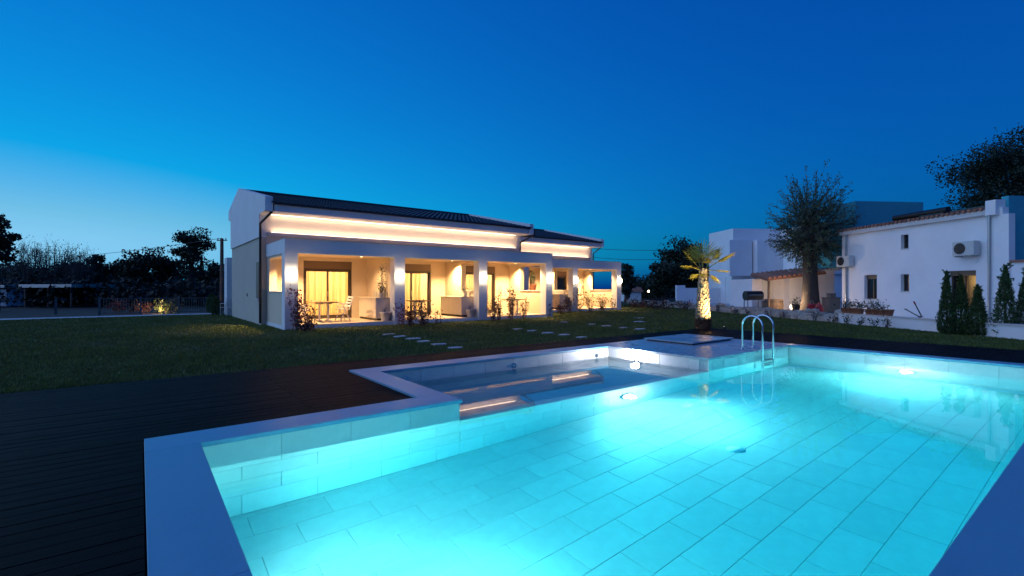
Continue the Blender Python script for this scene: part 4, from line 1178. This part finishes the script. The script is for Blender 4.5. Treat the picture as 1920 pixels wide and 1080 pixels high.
# garden tools leaning
for i, (a, b, lb, hm) in enumerate((((1698, .62), (1722, .40), 'long-handled garden tool lying slanted across the plastered wall', 'black'), ((1728, .40), (1716, .80), 'dark garden tool standing askew with a red grip', 'red_cloth'))):
    s = 13.57 + 15.4 * .107
    P = []
    for px, z in (a, b):
        D = s / ((px - 960) / F + .107); P.append(at(px, D + .12 * (i + 1), z))
    t = thing('garden_tool', (P[0].x, P[0].y, P[0].z), lb, 'tool', group='garden tools on the wall')
    MB().tube(P, .017, 8).build('shaft', 'black', t, world=True)
    d = (P[1] - P[0]).normalized(); MB().tube([P[1], P[1] + d * .10], .026, 8).build('grip', hm, t, world=True)
    MB().bar(P[0] + Vector((.06, .04, 0)), P[0] - Vector((.06, .04, 0)), .03).build('head', 'dark_metal', t, world=True)

# young conifers at the right
def conifer(px, py, top, wpx, label):
    g = ground(px, py); d = (H - GZ) * F / (py - 540); h = (py - top) / F * d; rad = wpx / F * d / 2
    t = thing('young_conifer', (g.x, g.y, GZ), label, 'conifer', group='young conifers in front of the plastered wall')
    rg = np.random.default_rng(int(px)); n = 5200
    MB().tube([(0, 0, 0), (0, 0, h * .55), (0.01, 0, h * .97)], [.035, .022, .004], 6).build('trunk', 'bark', t)
    u = rg.uniform(0, 1, n) ** 1.25; a = rg.uniform(0, 6.283, n)
    prof = np.interp(u, [0, .08, .3, .6, .85, 1.0], [.75, 1.0, .88, .58, .27, .05])
    lump = 1 + .14 * np.sin(a * 5 + u * 23) + rg.normal(size=n) * .10
    rr = rad * prof * lump * rg.uniform(.35, 1.0, n) ** .45
    C = np.stack([np.cos(a) * rr, np.sin(a) * rr, .04 + u * h * .93 + rg.uniform(-.03, .06, n)], 1)
    D = np.stack([np.cos(a) * .55, np.sin(a) * .55, np.full(n, .95)], 1)
    # sprays that stick out near the top
    Cs = []; Ds = []
    for k in range(26):
        z = h * rg.uniform(.45, .98); aa = rg.uniform(0, 6.283); ln = rad * rg.uniform(.35, .75); m = 24; w = rg.uniform(0, 1, m)[:, None]
        d_ = np.array([math.cos(aa), math.sin(aa), .9]); d_ /= np.linalg.norm(d_); b = np.array([math.cos(aa) * rad * .25 * (1 - z / h), math.sin(aa) * rad * .25 * (1 - z / h), z - .05])
        Cs.append(b + d_ * ln * w + rg.normal(size=(m, 3)) * .012); Ds.append(np.repeat(d_[None], m, 0))
    C = np.concatenate([C] + Cs); D = np.concatenate([D] + Ds)
    o = soup('foliage', leaf_quads(C, .075, rg, .30, D), 4, 'leaf_conifer', t); o['kind'] = 'stuff'
conifer(1775, 627, 505, 27, 'slim young conifer at the left end of the conifer row')
conifer(1802, 628, 513, 31, 'young conifer second from the left in the conifer row')
conifer(1833, 630, 532, 31, 'shorter broad young conifer in the middle of the conifer row')
conifer(1885, 633, 494, 38, 'tall young conifer second from the right in the conifer row')
conifer(1924, 634, 505, 36, 'young conifer cut by the right edge of the picture')
t = pot('flower_pot', tuple(ground(1908, 606, GZ + .012)), .16, .22, 'terracotta', 'terracotta pot with flowers at the right edge behind the conifers', 'pot'); sprig(t, rng, 8, .25, .2, 60, .08, 'leaf_red', z0=.18)

# ================================================================== BACKGROUND TREES
def tree(px, D, top, wpx, label, m='leaf_dark', n=4200, size=.32, trunk=.3, base=None, clumps=26, name='tree', flat=1.0, seed=0, low=.28, group=None, squash=.62):
    p = at(px, D, GZ); h = zat(top, D) - GZ; rad = wpx / F * D / 2
    t = thing(name, p, label, 'tree', group=group or 'dark trees in the background')
    rg = np.random.default_rng(seed + int(px) + 3000)
    tr = MB(); zc = h * (low + (1 - low) * .5); hz = h * (1 - low) / 2
    tr.tube([(0, 0, -.1), (.05, 0, h * .25), (0, .05, zc), (0, 0, h * .85)], [trunk, trunk * .8, trunk * .55, trunk * .12], 8)
    C = []
    for k in range(clumps):
        d = rg.normal(size=3); d /= np.linalg.norm(d); r = rg.uniform(.45, .98)
        c = np.array([d[0] * rad * r, d[1] * rad * r, zc + d[2] * hz * r * flat])
        if k < 18: tr.tube([(0, 0, min(zc, max(h * .18, c[2] - rad * .7))), tuple(c * np.array([.5, .5, 1]) + np.array([0, 0, -.15 * rad])), tuple(c)], [trunk * .3, trunk * .18, .02], 5, cap=False)
        m_ = int(n / clumps); s = rad * rg.uniform(.16, .30)
        C.append(c + np.clip(rg.normal(size=(m_, 3)), -1.7, 1.7) * np.array([s, s, s * squash]))
    tr.build('trunk', 'bark', t)
    C = np.concatenate(C); C[:, 2] = np.maximum(C[:, 2], .2)
    soup('crown', leaf_quads(C, size, rg, .6), 4, m, t)
LB = 'dark trees behind the fence'
tree(-12, 30, 398, 60, 'dark leafy tree cut by the left edge of the picture', n=3600, size=.22, clumps=30, seed=3, group=LB, low=.4)
tree(172, 50, 474, 45, 'pointed dark tree left of the round ones behind the fence', n=2600, group=LB, clumps=18, low=.05)
tree(207, 54, 480, 60, 'low rounded dark tree behind the left end of the fence', n=3000, group=LB, low=.05)
tree(272, 50, 465, 66, 'round-crowned dark tree behind the middle of the fence', n=4800, group=LB, clumps=34, low=.15)
tree(318, 52, 478, 40, 'narrow dark tree left of the tall airy one', n=2400, group=LB, low=.1)
tree(358, 50, 424, 66, 'tall airy tree rising above the others near the pole', n=4200, size=.26, group=LB, clumps=30, low=.35)
tree(402, 56, 498, 50, 'low dark tree behind the wooden pole', n=2600, group=LB, low=.02)
tree(60, 56, 492, 130, 'broad dark tree behind the shed', n=5200, group=LB, low=.02, clumps=36)
tree(130, 48, 505, 110, 'low dark tree at the right of the shed', n=4200, group=LB, low=.02, clumps=30)
tree(1283, 52, 448, 92, 'large dark tree behind the palm', n=7500, clumps=44, seed=1, low=.22, size=.30)
tree(1246, 50, 486, 60, 'rounded dark tree left of the one behind the palm', n=3600, clumps=24, low=.15)
tree(1176, 44, 488, 32, 'narrow dark tree beside the far end of the guest house', n=2600, clumps=20, low=.1, size=.24)
tree(1214, 62, 520, 90, 'low dark tree beyond the far end of the lawn', n=3200, low=.02, clumps=24)
tree(1325, 58, 505, 70, 'dark tree directly left of the white villa', n=3200, low=.02, clumps=24)
tree(1908, 40, 243, 190, 'huge layered dark tree behind the white house at right', n=34000, clumps=110, size=.20, trunk=.5, low=.42, flat=.95, seed=4, squash=.4)
# cypress
p = at(378, 52, GZ); t = thing('cypress', p, 'thin pointed cypress beside the wooden pole', 'tree', group=LB); rg = np.random.default_rng(9)
u = rg.uniform(0, 1, 1500); a = rg.uniform(0, 6.283, 1500); rr = .55 * np.interp(u, [0, .2, 1], [.7, 1, .05]) * rg.uniform(.5, 1, 1500)
MB().tube([(0, 0, 0), (0, 0, 4.2)], [.1, .02], 6).build('trunk', 'bark', t)
soup('crown', leaf_quads(np.stack([np.cos(a) * rr, np.sin(a) * rr, .2 + u * 4.7], 1), .22, rg, .4, np.stack([np.cos(a) * .3, np.sin(a) * .3, np.ones(1500)], 1)), 4, 'leaf_wood', t)
# bare twiggy trees at far left
for i, (px, top, wd) in enumerate(((52, 450, 60), (98, 452, 64), (142, 462, 56))):
    D = 46; p = at(px, D, GZ); h = zat(top, D) - GZ; rad = wd / F * D / 2
    t = thing('bare_tree', p, '%s of three bare twiggy trees against the pale sky' % ('leftmost', 'middle', 'rightmost')[i], 'tree', group='bare trees at the left')
    mb = MB(); rg = np.random.default_rng(40 + i); mb.tube([(0, 0, -.1), (0, 0, h * .35)], [.16, .1], 6)
    tw = MB()
    for k in range(70):
        a = rg.uniform(0, 6.283); r = rad * rg.uniform(.2, 1.1); z1 = h * rg.uniform(.55, 1.0) * (1 - .12 * (r / rad) ** 2)
        b = Vector((0, 0, h * rg.uniform(.15, .35))); e = Vector((math.cos(a) * r, math.sin(a) * r, z1)); m_ = b.lerp(e, .5) + Vector((math.cos(a), math.sin(a), -.3)) * r * .25
        tw.tube([b, m_, e], [.04, .025, .010], 3, cap=False)
        for s in range(6):
            f = rg.uniform(.4, 1.0); q0 = m_.lerp(e, f); q1 = q0 + Vector(rg.normal(size=3) * .28) + Vector((0, 0, .42)); tw.tube([q0, q1], [.013, .006], 3, cap=False)
    mb.build('trunk', 'twig', t); tw.build('branches', 'twig', t)
    C = rg.normal(size=(420, 3)) * np.array([rad * .5, rad * .5, h * .12]) + np.array([0, 0, h * .78]); soup('crown', leaf_quads(C, .12, rg, .6), 4, 'leaf_dark', t)
# dense woodland masses that read as one
def wood(name, px0, px1, D, top, n, seed):
    rg = np.random.default_rng(seed); px = rg.uniform(px0, px1, n); dd = D + rg.normal(size=n) * 3.5
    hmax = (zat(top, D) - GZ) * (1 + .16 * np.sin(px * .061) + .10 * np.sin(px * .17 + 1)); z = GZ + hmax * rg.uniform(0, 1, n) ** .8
    x = (px - 960) / F * dd
    V = np.stack([CA * x + SA * dd, -SA * x + CA * dd, z], 1) + rg.normal(size=(n, 3)) * .25
    o = soup(name, leaf_quads(V, .34, rg, .75), 4, 'leaf_wood'); return tag(o, None, None, kind='stuff')
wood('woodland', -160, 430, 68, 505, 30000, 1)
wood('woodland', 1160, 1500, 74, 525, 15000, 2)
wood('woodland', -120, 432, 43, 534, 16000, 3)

# ================================================================== LEFT BACKGROUND
FY = 31.7
fa, fb = Vector((-1.6, FY, GZ)), Vector((3.3, 30.6 + .9, GZ))
fn = thing('metal_fence', fa, 'low metal railing fence with thin bars across the back of the lawn', 'fence')
NP = 4
for k in range(NP):
    p = fa.lerp(fb, k / (NP - 1)); MB().bar(p, p + Vector((0, 0, .95)), .08).build('post', 'fence_metal', fn, world=True)
for z in (.86, .12): MB().bar(fa + Vector((0, 0, z)), fb + Vector((0, 0, z)), .035).build('rail', 'fence_metal', fn, world=True)
mb = MB(); NB = 44
for k in range(NB): p = fa.lerp(fb, (k + .5) / NB); mb.tube([p + Vector((0, 0, .14)), p + Vector((0, 0, .84))], .009, 4, cap=False)
o = mb.build('bars', 'fence_metal', fn, world=True); o['kind'] = 'stuff'
for i, (px, D, h, sp, m, lb) in enumerate(((222, 27.5, .85, .3, 'leaf_red', 'slim lit shrub behind the left part of the fence'), (244, 28, .6, .5, 'leaf_maroon', 'reddish shrub behind the fence left of the light'), (272, 27.2, .6, .5, 'leaf_maroon', 'lit red shrub behind the fence beside the light'),
                              (302, 27.2, .8, .6, 'leaf_green', 'brightest lit shrub behind the fence'), (320, 27.6, .6, .4, 'leaf_green', 'green shrub behind the fence right of the light'))):
    p = at(px, D, GZ); t = thing('shrub', p, lb, 'shrub', group='lit shrubs behind the fence'); sprig(t, rng, 16, h, sp, 260, .12, m, base_r=.25)
p = at(296, 26.6, GZ); tgt = at(300, 28.5, .5)
ground_spot(p, tgt, 230, 'small spotlight on the ground behind the fence', (1.0, .62, .25), spot=140)
# wooden pole and wires
p = at(416, 30.5, GZ); pl = thing('utility_pole', p, 'bare dark wooden utility pole left of the guest house', 'pole')
hp = zat(447, 30.5) - GZ
MB().tube([(0, 0, 0), (0, 0, hp)], [.13, .095], 10).build('pole', 'old_wood', pl); MB().bar((-.25, .2, hp - .12), (.25, -.2, hp - .12), .06).build('cross_arm', 'old_wood', pl)
for s in (-.2, .2): MB().tube([(s, -s * .8, hp - .09), (s, -s * .8, hp + .03)], .03, 8).build('insulator', 'pot_grey', pl)
def wire(a, b, sag, label, r=.012):
    pts = [a.lerp(b, k / 24) - Vector((0, 0, sag * 4 * (k / 24) * (1 - k / 24))) for k in range(25)]
    o = MB().tube(pts, r, 5, cap=False).build('power_cable', 'cable'); tag(o, label, 'cable', 'overhead cables')
pt = p + Vector((0, 0, hp + .02))
wire(pt, at(-60, 60, zat(480, 60)), .7, 'thin overhead cable running left from the wooden pole', .016)
wire(at(1110, 70, zat(466, 70)), at(1330, 62, zat(466, 62)), .25, 'upper overhead cable in the sky right of the guest house', .028)
wire(at(1110, 70, zat(482, 70)), at(1330, 62, zat(478, 62)), .5, 'lower overhead cable in the sky right of the guest house', .028)
# small conifers and chair by the house corner
def thuja(px, D, h, r, label):
    p = at(px, D, GZ); t = thing('thuja', p, label, 'shrub', group='small thujas beside the gable'); rg = np.random.default_rng(int(px)); n = 1500
    MB().tube([(0, 0, 0), (0, 0, h * .8)], [.03, .01], 6).build('trunk', 'bark', t)
    u = rg.uniform(0, 1, n); a = rg.uniform(0, 6.283, n); rr = r * np.interp(u, [0, .3, .8, 1], [.8, 1, .75, .15]) * rg.uniform(.6, 1, n)
    o = soup('foliage', leaf_quads(np.stack([np.cos(a) * rr, np.sin(a) * rr, .05 + u * h], 1), .085, rg, .4, np.stack([np.cos(a), np.sin(a), np.ones(n)], 1)), 4, 'leaf_conifer', t); o['kind'] = 'stuff'
thuja(397, 26.5, 1.02, .30, 'taller dark thuja behind the small one by the gable'); thuja(405, 24.6, .85, .26, 'small round-topped thuja beside the path end')
# white garden chair at the rear corner
pc = at(425, 24.2, GZ); t = thing('garden_chair', pc, 'white metal garden chair at the rear corner of the gable', 'chair', R(-60))
for s in (-1, 1):
    MB().tube([(-.2, s * .2, 0), (-.18, s * .2, .42), (-.2, s * .2, .62), (.18, s * .2, .64)], .012, 6).build('leg', 'white_plastic', t)
    MB().tube([(.24, s * .2, 0), (.18, s * .2, .42), (.26, s * .16, .85)], .012, 6).build('leg', 'white_plastic', t)
for k in range(5): MB().bar((-.2 + k * .09, -.2, .43), (-.2 + k * .09, .2, .43), .05, .012).build('seat_slat', 'white_plastic', t)
for k in range(4): MB().bar((.19 + k * .02, -.19, .52 + k * .1), (.19 + k * .02, .19, .52 + k * .1), .012, .05).build('back_slat', 'white_plastic', t)
# low shed at the far left
sh = thing('garden_shed', at(70, 36, GZ), 'low dark open shed with a pale flat roof at far left', 'shed', -YAW)
MB().bbox(-.8, 3.1, -.6, 3.4, 1.42, 1.66, .01).build('roof', 'steel_dull', sh)
MB().box(-.6, 2.9, 3.0, 3.1, 0, 1.42).box(-.62, -.52, -.3, 3.0, 0, 1.42).build('wall', 'old_wood', sh)
for x in (-.5, 1.2, 2.9): MB().bar((x, -.4, 0), (x, -.4, 1.42), .09).build('post', 'old_wood', sh)
sh = thing('garden_shed', at(0, 37, GZ), 'low white shed with a pale roof cut by the left edge', 'shed', -YAW)
MB().box(-3, .5, 0, 3, 0, 1.3).build('wall', 'stucco_old', sh); MB().bbox(-3.2, .75, -.4, 3.2, 1.42, 1.62, .01).build('roof', 'steel_dull', sh)
for x in (-2.8, .4): MB().bar((x, .3, 1.3), (x, .3, 1.42), .2).build('roof_bearer', 'old_wood', sh)
for px, lb in ((103, 'thin wooden stake standing left in the lawn edge'), (106, 'thin wooden stake standing right in the lawn edge')):
    p = at(px, 25.5, GZ); t = thing('garden_stake', p, lb, 'stake', group='stakes at the lawn edge'); MB().bar((0, 0, 0), (0, 0, .78), .05).build('stake', 'fence_metal', t); MB().bar((0, 0, .78), (0, 0, .81), .07).build('cap', 'fence_metal', t)
# distant lit lamp on the road at right
p = at(1216, 58, zat(546, 58)); t = thing('street_lamp', (p.x, p.y, GZ), 'tiny bright street lamp far behind the lawn', 'lamp')
hh = p.z - GZ; MB().tube([(0, 0, 0), (0, 0, hh - .12)], .05, 6).build('pole', 'dark_metal', t); MB().lathe([(.0, -.12), (.1, -.1), (.13, 0), (.1, .1), (.0, .12)], (0, 0, hh), 10).build('globe', 'glow_spot', t)
# small far building by the guest house end
t = thing('far_hut', at(1186, 50, GZ), 'small pale hut with red roof beyond the guest house', 'hut', -YAW)
MB().box(-.9, .9, 0, 2, 0, 1.0).build('wall', 'stucco_old', t); MB().prism([(-.2, 1.0), (1.0, 1.5), (2.2, 1.0)], -1.1, 1.1).build('roof', 'roof_terracotta', t)

# ================================================================== GRASS
def grass():
    rg = np.random.default_rng(2)
    n = 520000
    px = rg.uniform(-40, 1960, n); yy = 540 + np.exp(rg.uniform(math.log(30), math.log(215), n))
    d = (H - GZ) * F / (yy - 540); x = (px - 960) / F * d
    X = CA * x + SA * d; Y = -SA * x + CA * d
    wallx = 13.57 + (15.4 - d) * .107 - .2
    keep = ((Y > LY + .01) | (X > LX + .01)) & (Y < 29.8) & (x < wallx)
    keep &= ~((X > 3.74) & (X < 15.8) & (Y > 17.15)) & ~((X > 3.58) & (Y > 20.15) & (X < 25.1))
    X, Y, d = X[keep], Y[keep], d[keep]
    for row, pts in ST:
        for a, b in pts:
            g = ground(a, b, -.03); k = ~((abs(X - g.x) < .19) & (abs(Y - g.y) < .13)); X, Y, d = X[k], Y[k], d[k]
    n = len(X); h = rg.uniform(.028, .062, n) * (1 + .35 * np.sin(X * 1.7) * np.sin(Y * 1.3)); w = (.0035 + .0007 * d) ; a = rg.uniform(0, 6.283, n)
    tx, ty = rg.normal(size=n) * .022, rg.normal(size=n) * .022
    z0 = np.full(n, GZ + .001)
    V = np.stack([np.stack([X - np.cos(a) * w, Y - np.sin(a) * w, z0], 1), np.stack([X + np.cos(a) * w, Y + np.sin(a) * w, z0], 1), np.stack([X + tx, Y + ty, GZ + h], 1)], 1)
    o = soup('grass', V.reshape(-1, 3), 3, 'grass', nv=3); tag(o, 'short mown lawn grass around the pool and house', 'grass', kind='stuff')
grass()
